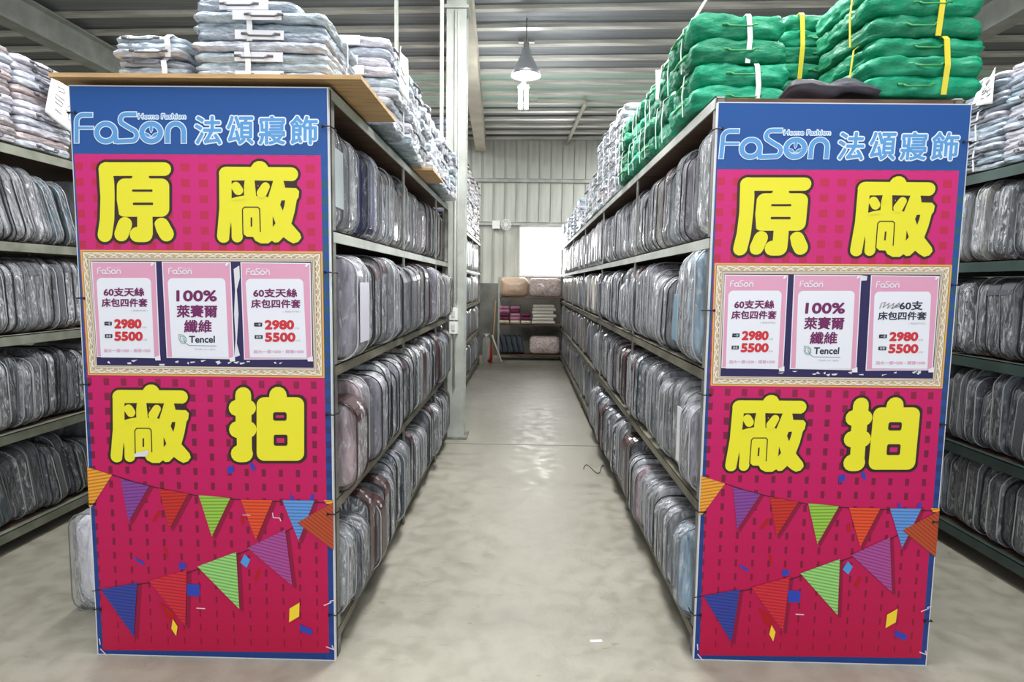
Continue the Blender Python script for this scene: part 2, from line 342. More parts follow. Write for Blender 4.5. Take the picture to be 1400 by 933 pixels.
# ------------------------------------------------------------------ soft shapes
def outline(w, h, r, n):
    """rounded rectangle in XZ, x 0..w, z 0..h"""
    pts = []; q = max(2, n//8)
    for (cx, cz, a0) in ((w-r, r, -PI/2), (w-r, h-r, 0), (r, h-r, PI/2), (r, r, PI)):
        for i in range(q+1): a = a0+PI/2*i/q; pts.append((cx+r*math.cos(a), cz+r*math.sin(a)))
    out = []; k = len(pts)
    for i in range(k):
        a, b = pts[i], pts[(i+1) % k]; out.append(a); L_ = math.hypot(b[0]-a[0], b[1]-a[1]); e = max(w, h)/(n/3.4)
        s = int(L_/e)
        for j in range(1, s): out.append((a[0]+(b[0]-a[0])*j/s, a[1]+(b[1]-a[1])*j/s))
    return out
def soft(mb, w, t, h, rc, re, n=32, amp=.006, freq=9, seed=0, bulge=.01, caps=(.75, .45, .15), stretch=(1, 1, .35), mid=1, off=(0, 0, 0), xf=None, layers=0):
    ol = outline(w, h, rc, n); cx, cz = w/2, h/2; k = len(ol); rows = []
    def ring(y, ins, f=1.0):
        sx = (1-2*ins/w)*f; sz = (1-2*ins/h)*f
        return [Vector((cx+(x-cx)*sx, y, cz+(z-cz)*sz)) for x, z in ol]
    for f in caps[::-1]: rows.append(ring(-t/2-bulge*(1-f*f), re*.9, f))
    for a in (0, 35, 65, 90): a_ = math.radians(a); rows.append(ring(-t/2+re*(1-math.cos(a_)), re*(1-math.sin(a_))))
    for i in range(mid): rows.append(ring(-t/2+re+(t-2*re)*(i+1)/(mid+1), -.003 if not layers else (.012 if i % 2 == 0 else -.004)))
    for a in (90, 65, 35, 0): a_ = math.radians(a); rows.append(ring(t/2-re*(1-math.cos(a_)), re*(1-math.sin(a_))))
    for f in caps: rows.append(ring(t/2+bulge*(1-f*f), re*.9, f))
    vs = []; c = Vector((cx, 0, cz)); sv = Vector((seed*7.3, seed*3.1, seed*1.7))
    for rw in rows:
        for p in rw:
            nn = noise.noise(Vector((p.x*stretch[0], p.y*stretch[1]*2, p.z*stretch[2]))*freq+sv)+.5*noise.noise(p*freq*2.3+sv)
            d = (p-c); d.y *= 3; d.normalize(); p2 = p+d*nn*amp
            p2 += Vector(off)
            vs.append(xf(p2) if xf else p2)
    fs = []
    for i in range(len(rows)-1):
        for j in range(k): fs.append((i*k+j, (i+1)*k+j, (i+1)*k+(j+1) % k, i*k+(j+1) % k))
    fs.append(tuple(range(k))); fs.append(tuple((len(rows)-1)*k+j for j in range(k))[::-1])
    mb.add(vs, fs)

QC = {  # bedding colours
 'pale grey': (178, 180, 184), 'grey': (140, 143, 148), 'dark grey': (92, 94, 102), 'blue-grey': (112, 126, 144), 'slate': (76, 86, 100),
 'lilac-grey': (158, 150, 166), 'dusty pink': (190, 158, 164), 'cream': (206, 198, 184), 'navy': (34, 40, 96), 'teal': (72, 112, 128),
 'pale blue': (150, 182, 204), 'white': (216, 218, 222), 'taupe': (136, 122, 116)}
QM = {}
for nme, c in QC.items():
    QM[nme] = mat('bedding_'+nme.replace(' ', '_').replace('-', '_'), srgb(*[255*(q/255)**(.7 if sum(c) > 400 else .95) for q in c]), .85, var=(16, .30, (1.5, 1.8, .3)), bump=(11, .9, (1.5, 2, .35)))
BROWN = mat('maroon_gusset', srgb(62, 28, 30), .6, coat=.5); GBAND = mat('grey_gusset', srgb(96, 98, 104), .6, coat=.4); NBAND = mat('navy_gusset', srgb(30, 34, 84), .6, coat=.4)
PIPE_D = mat('dark_piping', srgb(40, 40, 46), .35); PIPE_G = mat('grey_piping', srgb(120, 122, 128), .3); PIPE_C = mat('pale_piping', srgb(178, 180, 184), .3); PIPE_B = mat('maroon_piping', srgb(66, 34, 36), .35)

VAR = []
for i, (t, h, w_) in enumerate([(.06, .42, .46), (.07, .43, .46), (.10, .43, .47), (.12, .43, .47), (.13, .44, .48), (.15, .44, .48), (.18, .45, .48), (.11, .37, .46), (.14, .385, .46)]):
    a = MB(); soft(a, w_-.02, t*.9, h-.018, .075, min(.03, t*.3), 40, .009, 11, i+1, .004, mid=3 if t > .09 else 1, layers=1 if t > .09 else 0, off=(.008, 0, .008)); qm = a.mesh('quilt', QM['grey'], smooth=True)
    a = MB(); soft(a, w_, t, h, .085, min(.022, t*.25), 48, .006, 16, i+31, .006, mid=2); cm = a.mesh('plastic_cover', COVER, smooth=True)
    a = MB(); ol = outline(w_, h, .085, 40)
    for s in (-1, 1): a.tube([(x, s*(t/2-.004)+.004*noise.noise(Vector((x*9, s, z*9+i))), z) for x, z in ol], .0034, 5, True)
    pm_ = a.mesh('piping', PIPE_D, smooth=True)
    bands = []
    for cut in (.72, .0):
        a = MB(); o2 = outline(w_+.008, h+.008, .088, 40); k2 = len(o2)
        sel = [j for j in range(k2) if o2[j][1] > cut*h and (cut > 0 or o2[j][0] < w_*.6)]
        for j in range(k2):
            j2 = (j+1) % k2
            if j in sel and j2 in sel:
                (x0, z0), (x1, z1) = o2[j], o2[j2]; x0 -= .004; x1 -= .004; z0 -= .004; z1 -= .004; e = t/2-.010
                a.add([(x0, -e, z0), (x1, -e, z1), (x1, e, z1), (x0, e, z0)], [(0, 1, 2, 3)])
        bands.append(a.mesh('gusset_band', BROWN, smooth=True))
    VAR.append(dict(t=t, h=h, w=w_, q=qm, c=cm, p=pm_, b=bands))
def variant(t, short=False):
    if short: return min(VAR[7:], key=lambda v: abs(v['t']-t))
    return min(VAR[:7], key=lambda v: abs(v['t']-t))
def bag(x, y, z, side, t, colr, lean=0, yaw=0, short=False, band=None, pipe=None, label='', group='', sz=1.0, name='bedding_bag', cat='bedding bag', cover=None, card=None):
    """side=+1: body runs to +X from the aisle face at x; -1 to -X. y = centre"""
    v = variant(t, short)
    o = empty(name, (x, y, z), (math.radians(lean), 0, (0 if side > 0 else PI)+math.radians(yaw)), label, cat, group)
    if side < 0: o.rotation_euler[0] = -math.radians(lean)
    sy = t/v['t']; o.scale = (1, sy, sz)
    link('quilt', v['q'], o, [QM[colr]])
    if band: link('gusset_band', v['b'][1 if band[1] else 0], o, [band[0]])
    link('piping', v['p'], o, [pipe or PIPE_D])
    if card:
        cc, z0, z1 = card; k = MB(); hh = v['t']/2-.022; k.box((-.0075, -hh, z0), (-.0045, hh, z1)); k.build('content_card', mat('card_%d_%d_%d' % cc, srgb(*cc), .35), o)
    link('plastic_cover', v['c'], o, [cover or (COVER2 if R.random() < .3 else COVER)])
    return o
ORD = 'first second third fourth fifth sixth seventh eighth ninth tenth eleventh twelfth thirteenth fourteenth fifteenth sixteenth seventeenth eighteenth nineteenth twentieth'.split()
def ordn(i):
    if i < 20: return ORD[i]
    t, u = divmod(i+1, 10); T = {2: 'twent', 3: 'thirt', 4: 'fort', 5: 'fift'}[t]
    return T+'ieth' if u == 0 else T+'y-'+ORD[u-1]
SHN = ['lowest shelf', 'second shelf up', 'third shelf up', 'fourth shelf up']
GREYS = ['pale grey', 'grey', 'dark grey', 'blue-grey', 'lilac-grey', 'grey', 'pale grey', 'blue-grey', 'taupe', 'slate', 'cream', 'dusty pink']
DARKS = ['slate', 'dark grey', 'grey', 'slate', 'dark grey', 'blue-grey']
def row(x, side, z, shelf, y0, y1, near, where, grp, frm='banner', pal=GREYS, tr=(.10, .15), lean=(-3, 5), rev=False, brown=.15, jit=.045, hmax=None, phrase=None):
    """fill a shelf from y0 to y1; near = list of explicit bags (t, colour, options)"""
    y = y0; i = 0; out = []
    while True:
        if i < len(near): t, colr, op = near[i]; op = dict(op)
        else:
            t = R.uniform(*tr); colr = R.choice(pal); op = {}
            if R.random() < brown: op['band'] = (BROWN, R.random() < .6); op['pipe'] = PIPE_B
            elif R.random() < .3: op['band'] = (GBAND, R.random() < .3)
            op['short'] = R.random() < .22
        ln = op.pop('lean', R.uniform(*lean))
        if not rev and y+t > y1: break
        if rev and y-t < y1: break
        yc = y+t/2 if not rev else y-t/2
        ex = op.pop('dx', R.uniform(0, jit))-((.075 if side < 0 or shelf == 0 else .035) if shelf < 3 and not rev else 0)
        szz = op.pop('sz', R.uniform(.90, 1.03))
        ph = phrase or '{c} bedding bag, {o} from {f}, {s}, {w}'
        bag(x+side*ex, yc, z+.002, side, t*.97, colr, lean=ln, yaw=R.uniform(-1.5, 1.5), sz=szz,
            label=ph.format(c=colr, o=ordn(i), f=frm, s=SHN[shelf], w=where), group=grp, pipe=op.pop('pipe', PIPE_C if R.random() < .4 else (PIPE_G if R.random() < .5 else PIPE_D)), **op)
        y += (t+.003)*(-1 if rev else 1); i += 1
    return y
B = lambda f=False: (BROWN, f)
E_ = lambda n, *a, **k: None
# right of the aisle
RX = .712; g = 'bagged bedding on the rack right of the aisle'; wr = 'right of aisle'
YR = 2.44; YE = 6.1
ye = {}
ye[3] = row(RX, 1, LV[3], 3, YR, YE, [(.20, 'pale grey', dict(dx=0, lean=0)), (.17, 'taupe', dict(lean=0, dx=.03)), (.10, 'lilac-grey', dict(lean=2, dx=.0)), (.10, 'grey', dict(lean=3, band=(GBAND, False))), (.11, 'taupe', dict(lean=4)), (.10, 'pale grey', dict(lean=3, band=B())), (.10, 'pale grey', dict(lean=3, pipe=PIPE_B)), (.11, 'grey', {}), (.12, 'cream', {}), (.11, 'pale grey', {})], wr, g, 'banner', ['pale grey', 'grey', 'pale grey', 'lilac-grey', 'cream', 'blue-grey', 'white'], (.09, .14), (-1, 3), brown=.05)
ye[2] = row(RX, 1, LV[2], 2, YR, YE, [(.17, 'pale blue', dict(dx=-.01, lean=0, sz=1.08)), (.13, 'pale grey', dict(lean=2, sz=1.05, dx=.0)), (.16, 'teal', dict(short=True, lean=4, dx=.02, card=((120, 158, 178), .07, .28))), (.10, 'pale grey', dict(short=True, lean=6)), (.10, 'grey', dict(short=True, lean=8)), (.10, 'lilac-grey', dict(short=True, lean=9)), (.11, 'white', dict(short=True, lean=10)), (.17, 'pale grey', dict(lean=2)), (.15, 'lilac-grey', dict(lean=1))], wr, g, 'banner', ['pale grey', 'grey', 'pale grey', 'blue-grey', 'cream', 'teal', 'white'], (.10, .14), (-1, 2), brown=.04)
ye[1] = row(RX, 1, LV[1], 1, YR, YE, [(.17, 'lilac-grey', dict(dx=0, lean=-3, short=True)), (.12, 'white', dict(lean=-1, card=((232, 232, 234), .08, .34))), (.12, 'pale grey', {}), (.11, 'grey', {}), (.11, 'pale grey', {}), (.10, 'grey', {}), (.11, 'dark grey', {}), (.10, 'grey', {}), (.14, 'lilac-grey', dict(short=True)), (.11, 'blue-grey', {}), (.11, 'teal', {}), (.10, 'dusty pink', dict(band=B()))], wr, g, 'banner', ['grey', 'dark grey', 'blue-grey', 'pale grey', 'slate', 'taupe'], (.09, .13), (-2, 2), brown=.12)
ye[0] = row(RX, 1, LV[0], 0, YR, YE, [(.12, 'pale blue', dict(short=True, lean=-4)), (.11, 'pale grey', dict(short=True, lean=-3))]+[(.10, c, dict(short=True, lean=-2)) for c in ('grey', 'pale grey', 'white', 'pale grey', 'grey', 'blue-grey', 'pale grey', 'dusty pink', 'pale grey', 'grey')]+[(.13, 'dark grey', dict(band=B(True))), (.12, 'dusty pink', dict(band=B()))], wr, g, 'banner', ['grey', 'dark grey', 'blue-grey', 'pale grey', 'slate'], (.09, .13), (-3, 2), brown=.2)
# left of the aisle
LX = -.735; g = 'bagged bedding on the rack left of the aisle'; wr = 'left of aisle'
row(LX, -1, LV[3], 3, 2.40, 5.70, [(.17, 'pale grey', dict(dx=.02, lean=0, card=((186, 196, 200), .10, .33))), (.15, 'pale grey', dict(dx=0, lean=0, pipe=PIPE_G)), (.16, 'navy', dict(band=(NBAND, True), short=False)), (.12, 'navy', dict(band=(NBAND, True))), (.11, 'pale grey', {}), (.12, 'grey', {}), (.12, 'lilac-grey', dict(band=B())), (.12, 'pale grey', dict(band=B())), (.12, 'dusty pink', dict(band=B(), short=True)), (.12, 'dusty pink', dict(band=B(True))), (.12, 'taupe', dict(band=B())), (.17, 'slate', dict(sz=1.05)), (.12, 'grey', {}), (.12, 'pale grey', {})], wr, g, 'banner', GREYS, (.12, .16), (-2, 2), brown=.3)
row(LX, -1, LV[2], 2, 2.40, 5.70, [(.20, 'lilac-grey', dict(dx=0, lean=0, card=((214, 212, 226), .08, .34))), (.10, 'pale grey', dict(lean=2)), (.12, 'pale grey', dict(lean=3)), (.14, 'grey', dict(band=B())), (.14, 'pale grey', dict(band=B())), (.12, 'grey', {}), (.12, 'cream', {}), (.12, 'pale grey', dict(band=(GBAND, True)))], wr, g, 'banner', ['pale grey', 'grey', 'blue-grey', 'cream', 'dark grey', 'lilac-grey'], (.12, .16), (-2, 2), brown=.1)
row(LX, -1, LV[1], 1, 2.38, 5.70, [(.19, 'dusty pink', dict(dx=0, lean=0, band=B(False), pipe=PIPE_B, short=True)), (.13, 'dusty pink', dict(lean=1)), (.11, 'slate', dict(short=True, band=(GBAND, True))), (.15, 'lilac-grey', dict(dx=0)), (.13, 'pale grey', {}), (.12, 'blue-grey', {}), (.12, 'lilac-grey', {}), (.14, 'dusty pink', {}), (.12, 'dark grey', dict(band=B())), (.15, 'dark grey', {}), (.14, 'cream', {}), (.15, 'slate', {}), (.15, 'dusty pink', dict(band=B(True)))], wr, g, 'banner', GREYS, (.12, .16), (-2, 2), brown=.12)
row(LX, -1, LV[0], 0, 2.38, 5.70, [(.13, 'pale grey', dict(short=True, lean=-3)), (.14, 'slate', dict(short=True)), (.13, 'dark grey', dict(band=B(True))), (.12, 'taupe', dict(band=B(True), short=True)), (.13, 'dark grey', dict(band=B())), (.12, 'blue-grey', {}), (.12, 'pale grey', {}), (.11, 'blue-grey', {}), (.20, 'teal', dict(band=(GBAND, False))), (.12, 'slate', {}), (.12, 'slate', dict(band=B()))], wr, g, 'banner', DARKS+['teal'], (.12, .16), (-3, 6), brown=.1)
# far left across the side aisle (lean towards the camera), counted from the banner's edge outwards
g = 'bagged bedding on the far left rack'; ph = '{c} bedding bag, {o} out from banner edge, {s}, far left rack'
row(-2.79, -1, LV[3], 3, 3.86, 3.0, [(.06, 'teal', dict(lean=18)), (.05, 'teal', dict(lean=19)), (.06, 'teal', dict(lean=20)), (.08, 'pale grey', dict(lean=18))], '', g, pal=['pale grey', 'grey', 'lilac-grey', 'pale grey'], tr=(.055, .08), lean=(15, 19), rev=True, brown=0, phrase=ph)
row(-2.79, -1, LV[2], 2, 3.86, 3.0, [], '', g, pal=['white', 'pale grey', 'grey', 'pale grey'], tr=(.06, .085), lean=(1, 5), rev=True, brown=0, phrase=ph)
row(-2.79, -1, LV[1], 1, 3.90, 3.0, [], '', g, pal=['pale grey', 'grey', 'dark grey', 'slate'], tr=(.055, .08), lean=(-3, 3), rev=True, brown=0, phrase=ph)
row(-2.79, -1, LV[0], 0, 3.92, 2.98, [], '', g, pal=['slate', 'teal', 'dark grey', 'slate'], tr=(.06, .085), lean=(8, 14), rev=True, brown=0, phrase=ph)
# far right
g = 'bagged bedding on the far right rack'; ph = '{c} bedding bag, {o} out from banner edge, {s}, far right rack'
LR = [.14, .62, 1.13, 1.66]
row(2.51, 1, LR[3], 3, 3.72, 2.95, [(.08, 'white', {}), (.07, 'pale grey', {}), (.08, 'cream', {}), (.07, 'grey', {}), (.1, 'slate', {})], '', g, pal=['pale grey', 'grey', 'slate', 'blue-grey'], tr=(.075, .1), lean=(-3, 4), rev=True, brown=0, phrase=ph)
row(2.51, 1, LR[2], 2, 3.72, 2.95, [(.09, 'slate', {}), (.1, 'dark grey', {})], '', g, pal=DARKS, tr=(.09, .11), lean=(-8, 2), rev=True, brown=0, phrase=ph)
row(2.51, 1, LR[1], 1, 3.72, 2.95, [], '', g, pal=DARKS, tr=(.07, .09), lean=(-2, 4), rev=True, brown=0, phrase=ph)
row(2.51, 1, LR[0], 0, 3.74, 2.92, [], '', g, pal=DARKS, tr=(.075, .095), lean=(-2, 3), rev=True, brown=0, phrase=ph)

# the rest of the bagged bedding, past the three hundred that show largest
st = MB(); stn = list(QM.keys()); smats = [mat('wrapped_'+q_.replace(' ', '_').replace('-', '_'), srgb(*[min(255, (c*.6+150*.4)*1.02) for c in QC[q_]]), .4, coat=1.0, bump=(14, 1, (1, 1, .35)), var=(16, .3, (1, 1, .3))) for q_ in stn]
def srow(x, side, z, y0, y1, pal, tr=(.10, .15), n=20, hh=(.40, .46)):
    y = y0
    while y < y1:
        t = R.uniform(*tr); h = R.uniform(*hh); ex = R.uniform(0, .03)
        st.cur = stn.index(R.choice(pal)); ln = R.uniform(-.05, .05)
        def xf(p, y=y, t=t, ex=ex, ln=ln): return Vector((x+side*(p.x+ex), y+t/2+p.y+p.z*ln, z+.003+p.z))
        if side < 0:
            xf0 = xf
            xf = lambda p, f=xf0: f(Vector((p.x, -p.y, p.z)))
        soft(st, .46, t*.96, h, .06, min(.025, t*.25), n, .007, 13, R.random()*50, .004, caps=(.6,), mid=1, xf=xf)
        y += t+.002
G4 = [['grey', 'dark grey', 'slate', 'pale grey'], ['grey', 'dark grey', 'blue-grey', 'pale grey', 'taupe'], ['pale grey', 'grey', 'blue-grey', 'cream'], ['pale grey', 'grey', 'lilac-grey', 'white']]
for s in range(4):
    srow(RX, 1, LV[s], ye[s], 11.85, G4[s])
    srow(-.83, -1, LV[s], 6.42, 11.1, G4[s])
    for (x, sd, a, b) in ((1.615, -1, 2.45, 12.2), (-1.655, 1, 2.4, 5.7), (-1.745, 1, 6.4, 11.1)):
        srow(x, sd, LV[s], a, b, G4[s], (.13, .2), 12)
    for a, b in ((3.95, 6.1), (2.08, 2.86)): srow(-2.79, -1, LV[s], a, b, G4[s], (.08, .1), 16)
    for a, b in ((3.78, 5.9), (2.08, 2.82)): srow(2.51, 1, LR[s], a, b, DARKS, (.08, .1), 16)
so = tag(st.build('bagged_bedding', smats, None, True), 'further bagged bedding filling the shelves towards the far wall', 'bedding', kind='stuff')

# ------------------------------------------------------------------ bundles stacked on the rack tops
GREENM = [mat('green_fabric_%s' % n_, srgb(*c), .5, spec=.4, bump=(9, 1.0, (1, 1, 2.2)), var=(6, .18, (1, 1, 2))) for n_, c in (('a', (14, 138, 100)), ('b', (12, 124, 88)), ('c', (20, 150, 112)))]
STRAPW = mat('white_strap', srgb(232, 234, 236), .5); STRAPY = mat('yellow_strap', srgb(226, 210, 60), .5); HANDG = mat('green_handle', srgb(60, 150, 90), .4); HANDK = mat('grey_handle', srgb(96, 96, 102), .4)
HANDLEW = mat('clear_white_handle', srgb(225, 225, 232), .3)
FLAT = {}
def flat_mesh(kind, w, l, t, seed):
    key = (kind, w, l, t, seed)
    if key in FLAT: return FLAT[key]
    a = MB()
    def xf(p):   # p in (x 0..w, y thickness, z 0..l) -> lay flat
        sag = .012*math.sin(p.x/w*PI)*(1 if kind == 'g' else .6)
        return Vector((p.x-w/2, p.z-l/2, p.y+t/2+sag*0+.006*noise.noise(Vector((p.x*6, p.z*6, seed)))))
    soft(a, w, t, l, .04, t*.26, 96, .014 if kind == 'g' else .008, 13 if kind == 'g' else 17, seed, t*.03, caps=(.93, .75, .4), stretch=(1, 2, 1), mid=3, xf=xf)
    a.f = [f[::-1] for f in a.f]
    me = a.mesh('folded_bag', GREENM[0], smooth=True); FLAT[key] = me; return me
def handle_mesh(w=.11):
    if 'h' not in FLAT:
        a = MB(); a.tube([(-w/2, 0, 0), (-w/2, -.012, -.002), (-w*.42, -.022, -.014), (w*.42, -.022, -.014), (w/2, -.012, -.002), (w/2, 0, 0)], .006, 6)
        a.tube([(-w*.72, 0, .002), (-w*.5, -.006, .002)], .009, 6); a.tube([(w*.5, -.006, .002), (w*.72, 0, .002)], .009, 6); FLAT['h'] = a.mesh('handle', HANDG, smooth=True)
    return FLAT['h']
def strap(w, l, h, r, th, parent, mm, axis='y', at=0.0, wd=.02):
    if axis == 'x': wd = .009
    """a band round the bundle; axis y = runs front-back over the top at x=at"""
    k = MB(); g_ = .012
    if axis == 'y': loop = [(at, -l/2-g_, 0), (at+.004, -l/2-g_-.006, h*.5), (at-.003, -l/2-g_, h-.01), (at, -l/2+.01, h+g_*.6), (at, 0, h+g_), (at, l/2-.01, h+g_*.6), (at, l/2+g_, h-.01), (at, l/2+g_, 0)]; off = Vector((wd/2, 0, 0))
    else: loop = [(-w/2-g_, at, 0), (-w/2-g_-.006, at+.004, h*.5), (-w/2-g_, at, h-.01), (-w/2+.01, at, h+g_*.6), (0, at, h+g_), (w/2-.01, at, h+g_*.6), (w/2+g_, at, h-.01), (w/2+g_, at, 0)]; off = Vector((0, wd/2, 0))
    vs = []; fs = []
    for p in loop: p = Vector(p); vs += [p-off, p+off]
    for i in range(len(loop)-1): fs.append((2*i, 2*i+1, 2*i+3, 2*i+2))
    k.add(vs, fs); o = k.build('strap', mm, parent); s_ = o.modifiers.new('s', 'SOLIDIFY'); s_.thickness = .003
def bundle(kind, x, y, z, w, l, n, t, label, group, straps=(('y', 0, STRAPW),), cols=None, handles=True, yaw=0, name='bedding_bundle', cat='bundle', side=None, shift=0):
    o = empty(name, (x, y, z), (0, 0, math.radians(yaw)), label, cat, group)
    zz = 0
    for i in range(n):
        me = flat_mesh('g' if kind == 'g' else 'w', w, l, t, (i*3+int(x*10)+int(y*7)) % 5)
        colr = R.choice(cols)
        b = link('folded_bag', me, o, [colr]); b.location = (R.uniform(-.012, .012)+shift*i, R.uniform(-.012, .012), zz); b.rotation_euler = (R.uniform(-.012, .012), R.uniform(-.012, .012), R.uniform(-.03, .03))
        if handles and (i % 2 == 0 or kind == 'g'):
            hd = link('handle', handle_mesh(), b, [HANDG if kind == 'g' else HANDK]); hd.location = (R.uniform(-.04, .04), -l/2-(.002 if kind == 'g' else .009), t*.55); hd.scale = (.9, .5, .6)
        if kind != 'g' and i % 2 == 0 and w > .3:
            k = MB(); k.box((-.09, -l/2-.010, t*.05), (.09, -l/2-.005, t*.98)); k.build('handle_patch', HANDLEW, b)
        if side and R.random() < (.3 if not handles else 1):
            hd = link('handle', handle_mesh(), b, [HANDG if kind == 'g' else HANDK]); hd.rotation_euler = (0, 0, -PI/2 if side < 0 else PI/2); hd.location = (side*(w/2+.002), R.uniform(-.03, .03), t*.55)
        zz += t*.97
    for ax, at_, mm in straps: strap(w, l, zz, 0, 0, o, mm, ax, at_)
    return o, z+zz
def wrapmat(nm, c, b_=1.1):
    return mat(nm, srgb(*c), .4, coat=1.0, bump=(15, b_, (1, 1, 3)), var=(16, .34, (1, 1, 3.5)))
WR = [wrapmat('wrapped_sheet_a', (178, 183, 194)), wrapmat('wrapped_sheet_b', (148, 158, 172)), wrapmat('wrapped_sheet_c', (190, 188, 198)), wrapmat('wrapped_sheet_d', (164, 180, 192))]
WRD = WR[:2]+[wrapmat('wrapped_sheet_e', (140, 132, 134)), wrapmat('wrapped_sheet_f', (176, 160, 160))]
TZ = 2.225
# plywood sheets
tag(bxo('plywood_sheet', (-1.74, 2.27, 2.222), (-.60, 2.86, 2.237), PLY), 'pale plywood sheet on top of left rack, jutting into the aisle', 'plywood sheet')
tag(bxo('plywood_sheet', (-1.2, 4.0, 2.213), (-.60, 4.5, 2.226), PLY), 'smaller plywood sheet jutting out below the middle stacks of left rack', 'plywood sheet')
PT = 2.238
gl = 'clear-wrapped bundles on the left rack'
_, z = bundle('w', -1.43, 2.60, PT, .27, .44, 3, .030, 'lower small grey wrapped bundle at left end above left banner', gl, (('y', .06, STRAPW),), WR)
bundle('w', -1.435, 2.60, z+.004, .27, .44, 3, .028, 'upper small grey wrapped bundle at left end above left banner', gl, (('y', .08, STRAPW),), WR)
_, z = bundle('w', -1.01, 2.6, PT, .50, .50, 4, .036, 'lower wide grey wrapped bundle above left banner', gl, (('y', -.03, STRAPW), ('x', 0, STRAPW)), WR)
_, z = bundle('w', -1.01, 2.61, z+.004, .49, .50, 3, .036, 'upper wide grey wrapped bundle above left banner', gl, (('y', -.03, STRAPW), ('x', .02, STRAPW)), WR, yaw=1)
bundle('w', -1.06, 2.60, z+.004, .38, .46, 1, .04, 'single flat wrapped set topping the wide left stack', gl, (('y', -.05, STRAPW),), WR)
yy = 3.12; idx = 0
while yy < 5.6:
    ztop = TZ if not (3.95 < yy < 4.5) else 2.228
    hs = R.choice([2, 3]); z = ztop; nb = 3
    for j in range(hs):
        _, z = bundle('w', -.86+R.uniform(-.02, .02), yy, z+.003, .44, .36, nb, .045 if hs == 3 else .062, 'wrapped bundle, %s back behind the wide one, %s in its stack, left rack top' % (ordn(idx), ['bottom', 'middle', 'top'][j if j < hs-1 else 2]), gl, (('x', R.uniform(-.06, .06), STRAPW),), WR, side=1, handles=False)
    yy += .385; idx += 1
def paper(name, pts, label, lines, t=.0015):
    """a curled sheet of paper given by its four corners, with pen strokes"""
    p = [Vector(q) for q in pts]; c = sum(p, Vector())/4; o = empty(name, c, (0, 0, 0), label, 'paper sign')
    k = MB(); n = 8; nrm = (p[1]-p[0]).cross(p[3]-p[0]).normalized()
    def at(u, v): return p[0]*(1-u)*(1-v)+p[1]*u*(1-v)+p[2]*u*v+p[3]*(1-u)*v+nrm*.012*math.sin(u*PI*1.3+v)-c
    vs = [at(i/n, j/n) for j in range(n+1) for i in range(n+1)]; fs = [(j*(n+1)+i, j*(n+1)+i+1, (j+1)*(n+1)+i+1, (j+1)*(n+1)+i) for j in range(n) for i in range(n)]
    k.add(vs, fs); s = k.build('sheet', PAPER, o, True); sm = s.modifiers.new('s', 'SOLIDIFY'); sm.thickness = t
    k = MB()
    for ln in lines: k.tube([at(u, v)-nrm*(-.004) for u, v in ln], .0022, 4); k.tube([at(u, v)-nrm*(.004) for u, v in ln], .0022, 4)
    k.build('handwriting', INK, o)
    return o
paper('paper_label', [(-.60, 2.98, 2.60), (-.60, 3.10, 2.58), (-.60, 3.10, 2.36), (-.60, 2.98, 2.42)], 'white paper label hanging on stacks behind the wide left bundle', [[(.3, .4), (.6, .5)], [(.3, .6), (.7, .65)]])

gg = 'green bedding bundles on the right rack'
_, z = bundle('g', 1.50, 2.66, TZ+.005, .42, .46, 3, .073, 'lower large green bundle with yellow straps above right banner', gg, (('y', .06, STRAPY), ('x', -.12, STRAPY)), GREENM)
bundle('g', 1.49, 2.67, z+.004, .42, .46, 3, .08, 'topmost large green bundle with yellow straps, cut by photo top', gg, (('y', .04, STRAPY), ('x', -.12, STRAPY)), GREENM)
_, z = bundle('g', 1.36, 3.15, TZ+.005, .40, .42, 3, .075, 'lower green bundle behind and left of the large yellow-strapped pair', gg, (('y', -.12, STRAPY),), GREENM)
_, z = bundle('g', 1.36, 3.16, z+.004, .40, .42, 4, .075, 'upper green bundle behind and left of the large yellow-strapped pair', gg, (('y', -.12, STRAPY),), GREENM)
_, z = bundle('g', .875, 2.84, TZ+.005, .38, .42, 2, .092, 'lower green bundle with white strap at aisle corner above right banner', gg, (('y', .06, STRAPW), ('x', -.08, STRAPW)), GREENM, side=-1)
bundle('g', .865, 2.85, z+.004, .38, .42, 2, .10, 'upper green bundle with white strap at aisle corner above right banner', gg, (('y', .03, STRAPW), ('x', -.08, STRAPW)), GREENM, side=-1)
yy = 3.29; idx = 0
while yy < 4.8:
    z = TZ
    for j in range(2):
        _, z = bundle('g', .90+R.uniform(-.02, .02), yy, z+.004, .40, .38, 2, .105 if idx else .112, '%s green bundle, %s back from the aisle corner, right rack top' % (['lower', 'upper'][j], ordn(idx)), gg, (('x', R.uniform(-.08, .0), STRAPW), ('x', .1, STRAPW)), GREENM, side=-1, handles=False)
    yy += .395; idx += 1
gw = 'clear-wrapped bundles on the right rack'
idx = 0
while yy < 12:
    z = TZ; hs = 3 if yy < 6.4 else R.choice([2, 2, 1]); 
    for j in range(hs):
        _, z = bundle('w', .92, yy, z+.003, .44, .38, 4, .052, '%s wrapped bundle in %s stack beyond the green bundles, right rack top' % (['bottom', 'middle', 'top'][j], ordn(idx)), gw, (('x', 0, STRAPW),), WR, side=-1, handles=False)
    yy += .40+R.choice([0, 0, .35])*(yy > 6.4); idx += 1
# green-side extras
paper('paper_label', [(.68, 3.28, 2.60), (.68, 3.46, 2.66), (.68, 3.46, 2.50), (.68, 3.28, 2.44)], 'white paper tag stuck on the green stack beside the aisle', [])
